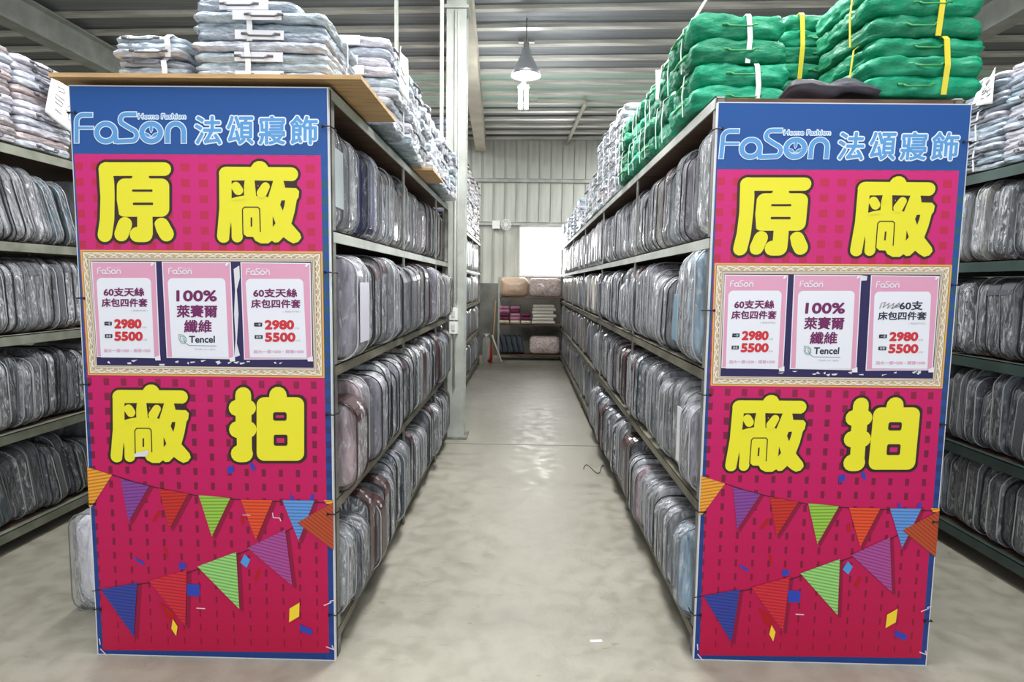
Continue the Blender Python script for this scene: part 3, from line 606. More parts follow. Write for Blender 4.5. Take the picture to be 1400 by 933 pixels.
# beyond the column, dark bundles
gd = 'dark wrapped bundles on the rack beyond the column'
yy = 6.65; idx = 0
while yy < 11:
    z = TZ
    for j in range(4):
        _, z = bundle('w', -1.04, yy, z+.003, .42, .38, 4, .06, '%s dark wrapped bundle in %s stack beyond the column, left rack top' % (['bottom', 'second', 'third', 'top'][j], ordn(idx)), gd, (), WRD[1:], side=1, handles=False)
    yy += .42; idx += 1
# far left and far right tops
gf = 'wrapped bundles on the far left rack'
for i, yv in enumerate((3.62, 3.2, 2.8)):
    z = LV[4]+.01
    for j in range(3):
        _, z = bundle('w', -3.02, yv, z+.003, .44, .40, 4, .042, '%s wrapped bundle in stack %s out from banner, far left rack top' % (['bottom', 'middle', 'top'][j], ordn(i)), gf, (), [WR[2], WR[0], WRD[3], WRD[2]], side=1, handles=False, shift=0)
gf = 'wrapped bundles on the far right rack'
for i, yv in enumerate((3.62, 3.2, 2.8)):
    z = 2.16
    for j in range(3):
        _, z = bundle('w', 2.74, yv, z+.003, .44, .40, 5, .034, '%s wrapped bundle in stack %s out from banner, far right rack top' % (['bottom', 'middle', 'top'][j], ordn(i)), gf, (('x', -.04, STRAPW), ('y', -.1, STRAPW)), WR, side=-1, handles=False)
HW5 = [[(.35, .15), (.6, .12), (.62, .2), (.4, .24)], [(.6, .38), (.3, .36), (.28, .45), (.55, .47), (.5, .56), (.28, .55)], [(.75, .42), (.62, .58), (.9, .55)], [(.7, .6), (.7, .75), (.9, .7)], [(.3, .72), (.5, .75)]]
paper('handwritten_sign', [(-2.745, 3.61, 2.66), (-2.74, 3.76, 2.62), (-2.74, 3.77, 2.34), (-2.75, 3.56, 2.44)], 'white paper with handwriting propped on the far left stack beside banner', HW5)
paper('handwritten_sign', [(2.49, 3.57, 2.62), (2.49, 3.44, 2.68), (2.485, 3.43, 2.49), (2.485, 3.62, 2.53)], 'white paper with handwriting propped on the far right stack beside banner', HW5)
# dark cloth between the green bundles and right banner
k = MB()
def xf(p): return Vector((p.x, p.z, p.y+.022*noise.noise(Vector((p.x*9, p.z*9, 3)))*1.6))
soft(k, .34, .045, .24, .09, .02, 40, .02, 12, 4, .02, xf=xf); k.f = [f[::-1] for f in k.f]
o = k.build('folded_cloth', mat('charcoal_cloth', srgb(74, 72, 82), .45, bump=(8, .5, (1, 1, 1))), None, True); o.location = (1.0, 2.40, TZ+.025); tag(o, 'crumpled charcoal cloth lying between green bundles and right banner', 'cloth')

# ------------------------------------------------------------------ end of the aisle
def cushion(name, x, y, z, w, d, h, mm, label, cat, seed):
    k = MB(); soft(k, w, d, h, h*.25, min(d, h)*.25, 36, .012, 9, seed, .02); o = k.build(name, mm, None, True); o.location = (x, y, z); return tag(o, label, cat)
FLORAL = mat('floral_print', srgb(210, 190, 184), .6, var=(26, .3, (1, 1, 1)), coat=.6)
cushion('wrapped_quilt', -.5, 12.12, 1.245, .55, .34, .37, mat('tan_wrap', srgb(206, 178, 150), .5, coat=.6, bump=(9, .6, (1, 1, 1))), 'tan wrapped quilt on top of the end rack', 'quilt', 2)
cushion('wrapped_quilt', .08, 12.12, 1.245, .62, .34, .36, FLORAL, 'pale floral wrapped quilt on top of the end rack', 'quilt', 3)
cushion('wrapped_quilt', .1, 12.12, .125, .60, .34, .35, FLORAL, 'pale floral wrapped quilt on the lowest shelf of end rack', 'quilt', 5)
PK = [mat('pack_plum', srgb(110, 30, 70), .4, coat=.5), mat('pack_pink', srgb(196, 130, 160), .4, coat=.5), mat('pack_cream', srgb(226, 216, 186), .5)]
PN = ['plum', 'pink', 'cream']
for cx_, colx in enumerate((-.49, -.28, -.07)):
    for j in range(5 if cx_ < 2 else 3):
        ci = (2 if j == 0 else R.choice([0, 0, 1])); k = MB(); soft(k, .19, .25, .068, .02, .03, 16, .003, 9, j, .005, caps=(.5,))
        o = k.build('folded_pack', PK[ci], None, True); o.location = (colx, 12.1, .714+j*.07)
        tag(o, '%s folded pack, %s up in the %s pile on the end rack' % (PN[ci], ordn(j), ['left', 'middle', 'right'][cx_]), 'pack', 'folded packs on the end rack')
for j in range(6):
    k = MB(); soft(k, .46-.04*(j % 2), .28, .062, .02, .03, 20, .004, 9, j+9, .005, caps=(.5,)); o = k.build('folded_sheet', mat('ivory_linen', srgb(226, 222, 208), .7), None, True); o.location = (.14+.01*(j % 3), 12.12, .714+j*.064)
    tag(o, 'ivory folded sheet, %s up in the pile on the end rack middle shelf' % ordn(j), 'sheet', 'ivory sheets on the end rack')
for j in range(5):
    v = VAR[1]; o = empty('bedding_bag', (-.44+j*.105, 12.32, .13), (0, math.radians(-14), PI/2+PI), '%s grey bag from the left leaning on the end rack lowest shelf' % ordn(j), 'bedding bag', 'grey bags on the end rack')
    o.rotation_euler = (math.radians(14), 0, -PI/2); o.scale = (.75, 1, .85)
    link('quilt', v['q'], o, [QM['slate']]); link('piping', v['p'], o, [PIPE_D])
# wall fan / horn
fn = empty('wall_fan', (-.55, 12.66, 2.69), label='small round white fan beside a box on the far wall', cat='fan')
k = MB(); k.box((-.14, 0, -.08), (.02, .08, .08)); k.build('fan_box', WHITE, fn)
k = MB()
for r_ in (.1, .07, .04): k.tube([(.14+r_*math.cos(a*PI/8), -.03, r_*math.sin(a*PI/8)) for a in range(16)], .008, 6, True)
k.tube([(.14, -.03, 0), (.14, .1, 0)], .035, 12); k.build('fan_guard', WHITE, fn)
k = MB()
for a in range(8): k.tube([(.14, -.03, 0), (.14+.1*math.cos(a*PI/4), -.03, .1*math.sin(a*PI/4))], .005, 5)
k.build('guard_spoke', WHITE, fn)
# broom corner
WOOD = mat('broom_wood', srgb(176, 140, 100), .6)
cyl('broom_stick', [(-.62, 11.85, .02), (-.58, 12.3, 1.15)], .014, WOOD, 'pale wooden broom stick leaning left of the end rack', 'broom')
cyl('mop_handle', [(-.42, 11.5, .02), (-.62, 11.8, .5)], .016, PVC, 'short cream mop handle on the floor at the end rack foot', 'mop')
k = MB(); k.lathe([(0, 0), (.06, 0), (.06, .26), (.03, .32), (.02, .4), (0, .4)], 16); o = k.build('fire_extinguisher', mat('red_paint', srgb(190, 30, 28), .35), None, True); o.location = (-.66, 11.55, 0); tag(o, 'small red extinguisher on the floor by the end rack', 'extinguisher')
cushion('plastic_sack', -.78, 11.5, 0, .14, .2, .55, mat('translucent_sack', srgb(180, 178, 170), .4, coat=.6), 'pale plastic sack standing beside the red extinguisher', 'sack', 6)

# pillow standing on the floor behind the left banner
pb = empty('pillow_bag', (-2.02, 2.68, 0), label='white pillow in a clear bag standing on the floor beside left banner', cat='pillow')
k = MB(); soft(k, .30, .13, .43, .07, .05, 40, .014, 8, 3, .03, off=(.01, 0, .01)); k.build('pillow', mat('white_pillow', srgb(240, 238, 242), .8, bump=(6, .4, (1, 1, 1))), pb, True)
k = MB(); soft(k, .32, .15, .45, .06, .04, 40, .01, 12, 8, .03); k.build('plastic_cover', COVER, pb, True)
k = MB(); k.tube([(x, -.07, z) for x, z in outline(.32, .45, .06, 30)], .003, 5, True); k.build('piping', PIPE_G, pb, True)

# ------------------------------------------------------------------ banners
PY = 2.29; PX0 = -1.683; PX1 = -.727; PW = PX1-PX0; PH = 2.2; PCX = (PX0+PX1)/2
def plane(px, py):
    c = Vector(((px-700)/F, (466.5-py)/F, 1)); r = Vector((_x.dot(c), _a.dot(c), _z.dot(c)))
    p = CAM+r*(PY/r.y); return (p.x-PCX, p.z)
class Art:
    """collects flat print shapes, given on a crop of the artwork, as one layer on the board"""
    def __init__(s, ox, oy, sc_, org=(0, 0)): s.o = (ox, oy, sc_); s.m = MB(); s.g = org; s.q = 0; s.pc = []; s.depth = 0; s.np = 0
    def P(s, x, y): u, v = plane(s.o[0]+x/s.o[2], s.o[1]+y/s.o[2]); return (u-s.g[0], -2e-6*(s.q % 230), v-s.g[1])
    def add(s, vs, fs):
        s.m.add(vs, fs); s.q += 1; s.pc += [s.np]*len(fs)
    def begin(s):
        if s.depth == 0: s.np += 1
        s.depth += 1
    def end(s): s.depth -= 1
    def poly(s, pts, grow=0):
        s.begin(); s.add([s.P(*p) for p in pts], [tuple(range(len(pts)))])
        if grow:
            s.path(list(pts)+[pts[0]], grow)
        s.end()
    def disc(s, x, y, r, n=14): s.add([s.P(x+r*math.cos(2*PI*i/n), y+r*math.sin(2*PI*i/n)) for i in range(n)], [tuple(range(n))])
    def path(s, pts, r, cap=True, closed=False):
        s.begin(); rr = r if isinstance(r, (list, tuple)) else [r]*len(pts)
        for i in range(len(pts)-1):
            (x0, y0), (x1, y1) = pts[i], pts[i+1]; d = math.hypot(x1-x0, y1-y0) or 1; nx, ny = -(y1-y0)/d, (x1-x0)/d
            s.add([s.P(x0+nx*rr[i], y0+ny*rr[i]), s.P(x1+nx*rr[i+1], y1+ny*rr[i+1]), s.P(x1-nx*rr[i+1], y1-ny*rr[i+1]), s.P(x0-nx*rr[i], y0-ny*rr[i])], [(0, 1, 2, 3)])
        for i, (x, y) in enumerate(pts):
            if cap or 0 < i < len(pts)-1: s.disc(x, y, rr[i])
        s.end()
    def ell(s, cx, cy, rx, ry, r, a0=0, a1=360, n=28, cap=False):
        s.path([(cx+rx*math.cos(math.radians(a0+(a1-a0)*i/n)), cy+ry*math.sin(math.radians(a0+(a1-a0)*i/n))) for i in range(n+1)], r, cap=True)
    def rrect(s, x0, y0, x1, y1, r, grow=0, n=6):
        pts = []
        for cx, cy, a in ((x1-r, y0+r, -90), (x1-r, y1-r, 0), (x0+r, y1-r, 90), (x0+r, y0+r, 180)):
            for i in range(n+1): t = math.radians(a+90*i/n); pts.append((cx+r*math.cos(t), cy+r*math.sin(t)))
        s.poly(pts, grow)
    def done(s, name, mm, parent, layer, split=False): 
        if split:   # one object for each piece
            for pid in sorted(set(s.pc)):
                k = MB()
                for f, q in zip(s.m.f, s.pc):
                    if q == pid: k.add([s.m.v[j] for j in f], [tuple(range(len(f)))])
                o = k.build(name, mm, parent); o.location = (0, -.0005*layer, 0)
            return
        o = s.m.build(name, mm, parent); o.location = (0, -.0005*layer, 0); return o
_tx = {}
def glyphs(body):
    if body not in _tx:
        c = bpy.data.curves.new('lettering', 'FONT'); c.body = body; c.size = 1; c.resolution_u = 3
        o = bpy.data.objects.new('lettering', c); C.objects.link(o)
        me = bpy.data.meshes.new_from_object(o.evaluated_get(bpy.context.evaluated_depsgraph_get()))
        vs = [v.co.copy() for v in me.vertices]; fs = [tuple(p.vertices) for p in me.polygons]
        bpy.data.objects.remove(o); bpy.data.meshes.remove(me); bpy.data.curves.remove(c)
        xs = [v.x for v in vs]; ys = [v.y for v in vs]
        _tx[body] = ([((v.x-min(xs))/(max(xs)-min(xs)), (v.y-min(ys))/(max(ys)-min(ys))) for v in vs], fs)
    return _tx[body]
def text(A, body, x0, y0, x1, y1, bold=0, n=6):
    vs, fs = glyphs(body); offs = [(0, 0)]+[(bold*math.cos(2*PI*i/n), bold*math.sin(2*PI*i/n)) for i in range(n)] if bold else [(0, 0)]
    for dx, dy in offs: A.add([A.P(x0+(x1-x0)*u+dx, y1+(y0-y1)*v+dy) for u, v in vs], fs)

def print_mat(name, kind):
    """printed plaid: magenta ground fading down, with red to maroon blocks that get narrower"""
    M = bpy.data.materials.new(name); M.use_nodes = True; nt = M.node_tree; P = nt.nodes['Principled BSDF']; L = nt.links.new
    P.inputs['Roughness'].default_value = .42; P.inputs['Specular IOR Level'].default_value = .35
    tc = nt.nodes.new('ShaderNodeTexCoord'); sp = nt.nodes.new('ShaderNodeSeparateXYZ'); L(tc.outputs['Object'], sp.inputs[0])
    def mth(op, a, b=None, c=None):
        n = nt.nodes.new('ShaderNodeMath'); n.operation = op
        for i, q in enumerate((a, b, c)):
            if q is None: continue
            if isinstance(q, (int, float)): n.inputs[i].default_value = q
            else: L(q, n.inputs[i])
        return n.outputs[0]
    u = mth('DIVIDE', sp.outputs[0], .0665); v = mth('DIVIDE', sp.outputs[2], .0575)
    fu = mth('ABSOLUTE', mth('SUBTRACT', mth('FRACT', mth('ADD', u, 20.35)), .5)); fv = mth('ABSOLUTE', mth('SUBTRACT', mth('FRACT', mth('ADD', v, .3)), .5))
    mr = nt.nodes.new('ShaderNodeMapRange'); mr.inputs[1].default_value = 0; mr.inputs[2].default_value = 2.0; mr.inputs[3].default_value = .03; mr.inputs[4].default_value = .27; L(sp.outputs[2], mr.inputs[0])
    mask = mth('MULTIPLY', mth('LESS_THAN', fu, mr.outputs[0]), mth('LESS_THAN', fv, .25))
    def ramp(stops):
        r = nt.nodes.new('ShaderNodeValToRGB'); e = r.color_ramp.elements
        while len(e) < len(stops): e.new(.5)
        for i, (p, c) in enumerate(stops): e[i].position = p; e[i].color = (*srgb(*c), 1)
        L(mth('DIVIDE', sp.outputs[2], 2.2), r.inputs[0]); return r.outputs[0]
    if kind == 'mag':
        base = ramp([(.0, (178, 6, 60)), (.45, (198, 12, 100)), (1, (208, 34, 126))]); blk = ramp([(0, (132, 8, 46)), (.45, (116, 16, 58)), (.62, (176, 24, 72)), (1, (200, 38, 78))])
    else:
        base = ramp([(0, (22, 58, 124)), (1, (28, 82, 154))]); blk = ramp([(0, (28, 62, 140)), (.4, (30, 50, 110)), (.65, (30, 84, 116)), (.85, (34, 88, 118)), (.86, (28, 82, 154))])
    mx = nt.nodes.new('ShaderNodeMix'); mx.data_type = 'RGBA'; L(mask, mx.inputs[0]); L(base, mx.inputs[6]); L(blk, mx.inputs[7])
    if kind != 'mag':
        side = mth('GREATER_THAN', mth('ABSOLUTE', sp.outputs[0]), .44)
        m3 = nt.nodes.new('ShaderNodeMix'); m3.data_type = 'RGBA'; L(side, m3.inputs[0]); L(base, m3.inputs[6])
        rows = mth('LESS_THAN', fv, .25); m4 = nt.nodes.new('ShaderNodeMix'); m4.data_type = 'RGBA'; L(rows, m4.inputs[0]); L(base, m4.inputs[6]); L(blk, m4.inputs[7])
        L(m4.outputs[2], m3.inputs[7]); L(m3.outputs[2], P.inputs['Base Color'])
    else: L(mx.outputs[2], P.inputs['Base Color'])
    return M
def pr_(name, c, r=.42): return mat('print_'+name, srgb(*c), r, spec=.35)
def stripes(name, c, ang, n=70, k_=.78):
    M = bpy.data.materials.new(name); M.use_nodes = True; nt = M.node_tree; P = nt.nodes['Principled BSDF']; L = nt.links.new; P.inputs['Roughness'].default_value = .45
    tc = nt.nodes.new('ShaderNodeTexCoord'); mp = nt.nodes.new('ShaderNodeMapping'); mp.inputs['Rotation'].default_value = (0, math.radians(ang), 0); L(tc.outputs['Object'], mp.inputs[0])
    w_ = nt.nodes.new('ShaderNodeTexWave'); w_.wave_type = 'BANDS'; w_.bands_direction = 'Z'; w_.inputs['Scale'].default_value = 24; L(mp.outputs[0], w_.inputs[0])
    r = nt.nodes.new('ShaderNodeValToRGB'); r.color_ramp.elements[0].color = (*srgb(*[q*k_ for q in c]), 1); r.color_ramp.elements[1].color = (*srgb(*c), 1); r.color_ramp.elements[0].position = .2; r.color_ramp.elements[1].position = .6
    L(w_.outputs['Fac'], r.inputs[0]); L(r.outputs[0], P.inputs['Base Color']); return M
BLUEP = print_mat('print_blue_border', 'blue'); MAGP = print_mat('print_magenta_plaid', 'mag')
YEL = pr_('yellow', (236, 228, 44)); DK = pr_('dark_brown', (50, 28, 30)); LB = pr_('light_blue', (92, 156, 216)); LBW = pr_('outline_white', (228, 240, 252)); MG = pr_('magenta', (204, 30, 110))
NAVY = pr_('navy', (34, 26, 84)); GOLD = pr_('gold_line', (226, 170, 84)); BEIGE = pr_('frame_beige', (206, 184, 146)); FW = pr_('frame_cream', (240, 232, 216)); FB = pr_('frame_brown', (134, 104, 74))
PINK = pr_('pink', (222, 158, 188), .3); PWHT = pr_('poster_white', (232, 234, 244), .3); PUR = pr_('purple', (112, 24, 92)); RED = pr_('price_red', (204, 44, 56)); TAG = pr_('tag_navy', (36, 30, 56)); SOFT = pr_('faded_pink', (214, 172, 196)); GRN = pr_('leaf_green', (70, 140, 120)); TXN = pr_('text_navy', (44, 40, 66))
WPEEL = pr_('torn_white', (222, 222, 230), .6); CREASE = pr_('crease_white', (226, 200, 214), .6); THREAD = pr_('thread', (60, 10, 40))
BEDGE = mat('foam_board_edge', srgb(214, 216, 220), .6)
ST = {}
for nm, c, a in (('orange', (240, 160, 40), 10), ('purple', (136, 62, 156), 6), ('red', (204, 32, 20), 4), ('green', (150, 200, 66), 2), ('vermilion', (232, 74, 24), 0), ('sky', (92, 150, 224), 0), ('rust', (186, 70, 26), -38), ('mauve', (172, 70, 150), -14), ('light_green', (150, 214, 118), -10), ('scarlet', (214, 30, 52), -6), ('cobalt', (42, 60, 158), -6)):
    ST[nm] = stripes('print_pennant_'+nm, c, a)

def glyph_yuan(grow):
    A = Art(115, 210, 6.665); g = grow
    A.path([(195, 143), (733, 143)], 62+g); A.path([(205, 148), (216, 400), (212, 600), (192, 742)], [70+g, 65+g, 66+g, 66+g])
    A.rrect(300, 228, 778, 577, 72, g); A.poly([(430, 190), (605, 190), (605, 240), (430, 240)])
    A.path([(557, 540), (557, 735)], 71+g); A.path([(557, 738), (488, 738)], 70+g); A.path([(374, 645), (343, 735)], 66+g); A.path([(708, 652), (753, 735)], 67+g)
    return A
def slits_yuan():
    A = Art(115, 210, 6.665); A.rrect(440, 329, 627, 349, 9); A.rrect(447, 448, 632, 470, 9); A.rrect(270, 205, 443, 224, 8); A.rrect(592, 205, 790, 224, 8)
    A.poly([(272, 206), (302, 210), (300, 420), (322, 560), (345, 582), (318, 610), (290, 660), (280, 640), (290, 400)])
    A.poly([(395, 578), (482, 578), (486, 668), (445, 668), (440, 620), (425, 598)]); A.poly([(626, 578), (700, 578), (650, 605), (640, 630), (660, 700), (690, 790), (640, 770), (630, 700)])
    A.poly([(414, 745), (425, 775), (400, 790), (398, 775)]); A.poly([(279, 690), (268, 745), (285, 770), (276, 720)])
    return A
def glyph_chang(grow, off):
    ox, oy, s = off; A = Art(ox, oy, s); g = grow
    A.path([(160, 185), (755, 190)], 64+g); A.path([(467, 150), (467, 160)], 82+g)
    A.path([(163, 190), (163, 500), (140, 755)], [64+g, 62+g, 60+g]); A.path([(262, 430), (264, 760)], 51+g)
    A.poly([(150, 240), (690, 240), (700, 312), (800, 315), (828, 345), (822, 400), (806, 425), (785, 540), (757, 640), (835, 730), (847, 768), (820, 805), (775, 820), (730, 797), (685, 762), (640, 808), (605, 812), (580, 795), (545, 820), (480, 820), (430, 795), (408, 760), (350, 758), (322, 735), (315, 600), (213, 560), (150, 520)], g)
    return A
def slits_chang(off):
    A = Art(*off)
    A.poly([(213, 248), (335, 246), (325, 300), (326, 385), (213, 410)]); A.poly([(422, 246), (592, 250), (545, 400), (520, 388), (437, 388)])
    A.poly([(668, 428), (700, 428), (694, 470), (680, 522), (655, 468)]); A.poly([(587, 572), (613, 635), (588, 670)])
    A.path([(316, 740), (312, 510), (330, 489), (450, 489), (468, 505), (475, 712)], 5); A.rrect(386, 583, 401, 667, 4)
    A.poly([(203, 620), (196, 720), (188, 800), (214, 800), (211, 720)]); A.poly([(685, 250), (810, 253), (805, 313), (702, 311)])
    return A
def dots_chang(off):
    A = Art(*off); A.path([(252, 302), (276, 338)], 43); A.path([(522, 303), (488, 362)], [40, 46]); A.path([(350, 262), (350, 300)], 20); A.path([(455, 290), (455, 300)], 2)
    A.poly([(213, 410), (260, 396), (326, 384), (326, 420), (213, 430)])
    return A
def glyph_pai(grow):
    A = Art(300, 515, 7.18); g = grow
    A.path([(235, 182), (243, 740)], 78+g); A.path([(172, 308), (282, 308)], 79+g); A.path([(178, 520), (285, 520)], 82+g); A.path([(198, 757), (247, 757)], 84+g)
    A.path([(576, 186), (576, 320)], 86+g)
    if not grow: A.rrect(367, 203, 833, 827, 75)
    else:   # ring, so the counters show magenta
        A.rrect(367, 203, 833, 350, 60, g); A.rrect(367, 430, 833, 575, 30, g); A.rrect(367, 680, 833, 827, 60, g); A.rrect(367, 220, 530, 810, 30, g); A.rrect(665, 220, 833, 810, 30, g)
    return A
def slits_pai():
    A = Art(300, 515, 7.18); A.rrect(528, 350, 662, 434, 22); A.rrect(535, 571, 670, 680, 20)
    A.poly([(150, 600), (172, 602), (174, 676), (140, 680), (130, 640)]); return A
def logo(A, k_, r):   # the round-cornered lettering; r = thickness offset, drawn on the big crop and mapped by k_
    f = lambda x, y: k_(x, y)
    def pa(pts, rad, cap=False): A.path([f(*p) for p in pts], (rad+r)*LK[0], cap=cap)
    def arc(cx, cy, rx, ry, a0, a1, n=12): return [(cx+rx*math.cos(math.radians(a0+(a1-a0)*i/n)), cy+ry*math.sin(math.radians(a0+(a1-a0)*i/n))) for i in range(n+1)]
    e = r*.9
    pa([(245+e, 134), (150, 134)]+arc(150, 205, 72, 71, 270, 180)[1:]+[(78, 430+e)], 20)
    pa([(100, 272), (255+e, 272)], 12)
    A.ell(*f(390, 322), 98*LK[0], 93*LK[0], (23+r)*LK[0]); pa([(488, 330), (498, 432+e)], 20)
    pa([(712+e, 128), (620, 128)]+arc(600, 185, 56, 57, 270, 140, 8)[1:]+[(620, 262), (680, 295)]+arc(668, 352, 50, 58, 300, 450, 10)+[(500, 417)], 20)
    A.ell(*f(872, 322), 100*LK[0], 92*LK[0], (24+r)*LK[0])
    pa([(1045, 432+e), (1045, 320)]+arc(1132, 315, 86, 88, 180, 360, 14)+[(1218, 432+e)], 22)
LK = [1.0]
def leafs(A, f, s):
    for (cx, cy, a) in ((872, 282, 90), (832, 348, 28), (912, 348, 152)):
        a_ = math.radians(a); pts = []
        for i in range(13): t = i/12; pts.append((t*2-1, .42*math.sin(PI*t)))
        for i in range(1, 12): t = 1-i/12; pts.append((t*2-1, -.42*math.sin(PI*t)))
        A.poly([f(cx+s*(x*math.cos(a_)-y*math.sin(a_)), cy+s*(x*math.sin(a_)+y*math.cos(a_))) for x, y in pts])
def make_banner(loc, sx, sz, label, nm):
    b = empty('banner_board', loc, (0, 0, 0), label, 'banner'); b.scale = (sx, 1, sz)
    k = MB(); k.box((-PW/2, .0006, 0), (PW/2, .018, PH)); k.build('board', BEDGE, b)
    A = Art(0, 0, 1); k = MB(); k.add([(-PW/2+.004, 0, .004), (PW/2-.004, 0, .004), (PW/2-.004, 0, PH-.004), (-PW/2+.004, 0, PH-.004)], [(0, 1, 2, 3)]); k.build('blue_print', BLUEP, b).location = (0, -.0001, 0)
    A.poly([(101.5, 210.5), (438.6, 212.5), (450, 893), (141, 889)]); A.done('magenta_print', MAGP, b, 1)
    # logo
    idf = lambda x, y: (x, y)
    LK[0] = 1.0
    A = Art(95, 140, 7.78); logo(A, idf, 11); leafs(A, idf, 50); text(A, 'Home Fashion', 735, 122, 1238, 178, 9, 8); A.done('logo_outline', LBW, b, 2)
    A = Art(95, 140, 7.78); logo(A, idf, 2); leafs(A, idf, 38); text(A, 'Home Fashion', 738, 126, 1235, 174, 1); A.done('logo_letters', LB, b, 3)
    A = Art(80, 90, 3.5); B_ = Art(80, 90, 3.5)
    for ch, x0, x1 in (('法', 655, 778), ('頌', 808, 932), ('寢', 960, 1083), ('飾', 1112, 1238)):
        text(A, ch, x0, 243, x1, 375, 9, 12); text(B_, ch, x0, 243, x1, 375, 3, 6)
    A.done('logo_outline', LBW, b, 2); B_.done('logo_letters', LB, b, 3)
    # headline characters
    OC1 = (285, 210, 6.665); OC2 = (140.2, 516, 7.18*.975)
    glyph_yuan(26).done('character_outline', DK, b, 2); glyph_yuan(0).done('headline_character', YEL, b, 3); slits_yuan().done('character_gap', DK, b, 4, True)
    for oc in (OC1, OC2):
        glyph_chang(24, oc).done('character_outline', DK, b, 2); glyph_chang(0, oc).done('headline_character', YEL, b, 3); slits_chang(oc).done('character_gap', DK, b, 4, True); dots_chang(oc).done('character_dot', YEL, b, 5, True)
    glyph_pai(27).done('character_outline', DK, b, 2); glyph_pai(0).done('headline_character', YEL, b, 3); slits_pai().done('character_gap', DK, b, 4, True)
    A = Art(300, 515, 7.18); A.rrect(556, 381, 636, 404, 8); A.rrect(564, 603, 640, 650, 6); A.done('counter_fill', MG, b, 5, True)
    # ornamental frame
    O = [(93, 38), (1085, 45), (1093, 560), (125, 548)]; I = [(137, 82), (1040, 85), (1050, 520), (160, 510)]
    def lerp(t): return [(o[0]+(i[0]-o[0])*t, o[1]+(i[1]-o[1])*t) for o, i in zip(O, I)]
    def FA(): return Art(80, 330, 3.01)
    A = FA(); A.poly(O, 2); A.done('frame_ground', BEIGE, b, 2)
    A = FA(); q = lerp(.02); A.path(q+[q[0]], 3.4); A.done('frame_line', GOLD, b, 3)
    A = FA()
    for t in (.14, .62, .74, .86, .97): q = lerp(t); A.path(q+[q[0]], 1.5)
    A.done('frame_line', FB, b, 3)
    A = FA()
    for t in (.2, .68, .8, .92): q = lerp(t); A.path(q+[q[0]], 1.3)
    q0 = lerp(.22); q1 = lerp(.58)
    for e in range(4):
        a0, a1 = q0[e], q0[(e+1) % 4]; b0, b1 = q1[e], q1[(e+1) % 4]; L_ = math.hypot(a1[0]-a0[0], a1[1]-a0[1]); n = max(4, int(L_/46))
        for i in range(n):
            for (u0, u1, fl_) in ((i/n, (i+.8)/n, 0), ((i+.2)/n, (i+1)/n, 1)):
                pa = lambda u, t: (a0[0]+(a1[0]-a0[0])*u+(b0[0]+(b1[0]-b0[0])*u-a0[0]-(a1[0]-a0[0])*u)*t, a0[1]+(a1[1]-a0[1])*u+(b0[1]+(b1[1]-b0[1])*u-a0[1]-(a1[1]-a0[1])*u)*t)
                A.path([pa(u0, fl_), pa((u0+u1)/2, .5+.3*(fl_-.5)), pa(u1, 1-fl_)], 2.2)
    A.done('frame_braid', FW, b, 4)
    A = FA(); A.poly([(137, 82), (1040, 85), (1050, 520), (160, 510)]); A.done('frame_inside', NAVY, b, 4)
    A = FA(); rr = random.Random(len(label))
    for _ in range(16):
        x = rr.uniform(200, 1000); y = rr.uniform(488, 505); A.poly([(x, y), (x+rr.uniform(4, 26), y-rr.uniform(0, 5)), (x+rr.uniform(6, 22), y+rr.uniform(2, 8)), (x+2, y+rr.uniform(2, 7))])
    A.poly([(722, 115), (745, 100), (748, 150), (735, 200), (742, 300), (735, 420), (748, 470), (725, 478), (730, 400), (724, 300), (728, 200)]) if nm == 'L' else A.poly([(700, 85), (735, 90), (735, 108), (704, 110)])
    A.done('torn_paper', WPEEL, b, 5, True)
    # bunting
    def BA(): return Art(80, 620, 3.2175)
    PN_ = [('orange', [(128, 60), (237, 95), (148, 235), (136, 235)]), ('purple', [(275, 112), (400, 143), (310, 300)]), ('red', [(443, 154), (572, 177), (490, 330)]), ('green', [(618, 183), (757, 196), (676, 365)]), ('vermilion', [(803, 203), (943, 205), (869, 380)]), ('sky', [(986, 206), (1127, 206), (1057, 383)]),
           ('orange', [(1168, 205), (1209, 205), (1209, 222), (1180, 222)]), ('rust', [(1050, 305), (1209, 215), (1211, 425)]), ('mauve', [(833, 415), (998, 335), (1030, 582)]), ('light_green', [(613, 497), (783, 433), (797, 684)]), ('scarlet', [(400, 560), (566, 512), (560, 758)]), ('cobalt', [(188, 598), (348, 568), (333, 805)])]
    A = BA(); A.path([(237, 95), (330, 125), (443, 154), (618, 188), (803, 205), (1000, 213), (1180, 218)], 2.2); A.path([(150, 606), (260, 590), (400, 570), (566, 528), (700, 478), (833, 427), (1000, 345), (1060, 312)], 2.2); A.done('bunting_string', THREAD, b, 3)
    A = BA()
    for c, p in PN_[1:6]+PN_[8:]: A.poly([(x+14, y+8) for x, y in p], 5)
    A.done('printed_shade', pr_('shade', (140, 8, 58)), b, 2, True)
    for i_, (c, p) in enumerate(PN_): A = BA(); A.poly(p); A.done('pennant', ST[c], b, 5.6+i_*.12)
    A = BA()
    for p in ([(565, 573), (622, 577), (622, 630), (568, 625)], [(742, 62), (770, 52), (775, 80), (748, 92)], [(840, 40), (858, 45), (870, 78), (850, 72)], [(1062, 752), (1118, 775), (1112, 800), (1062, 780)], [(335, 455), (380, 480), (378, 492), (340, 470)], [(528, 482), (560, 482), (564, 505), (535, 512)], [(1015, 180), (1030, 186), (1040, 206), (1025, 206)], [(1112, 182), (1130, 180), (1120, 204), (1105, 205)]): A.poly(p)
    A.done('confetti', pr_('confetti_blue', (44, 66, 176)), b, 5, True)
    A = BA(); A.poly([(820, 443), (845, 468), (828, 503), (801, 480)]); A.done('confetti', pr_('confetti_sky', (74, 150, 220)), b, 5)
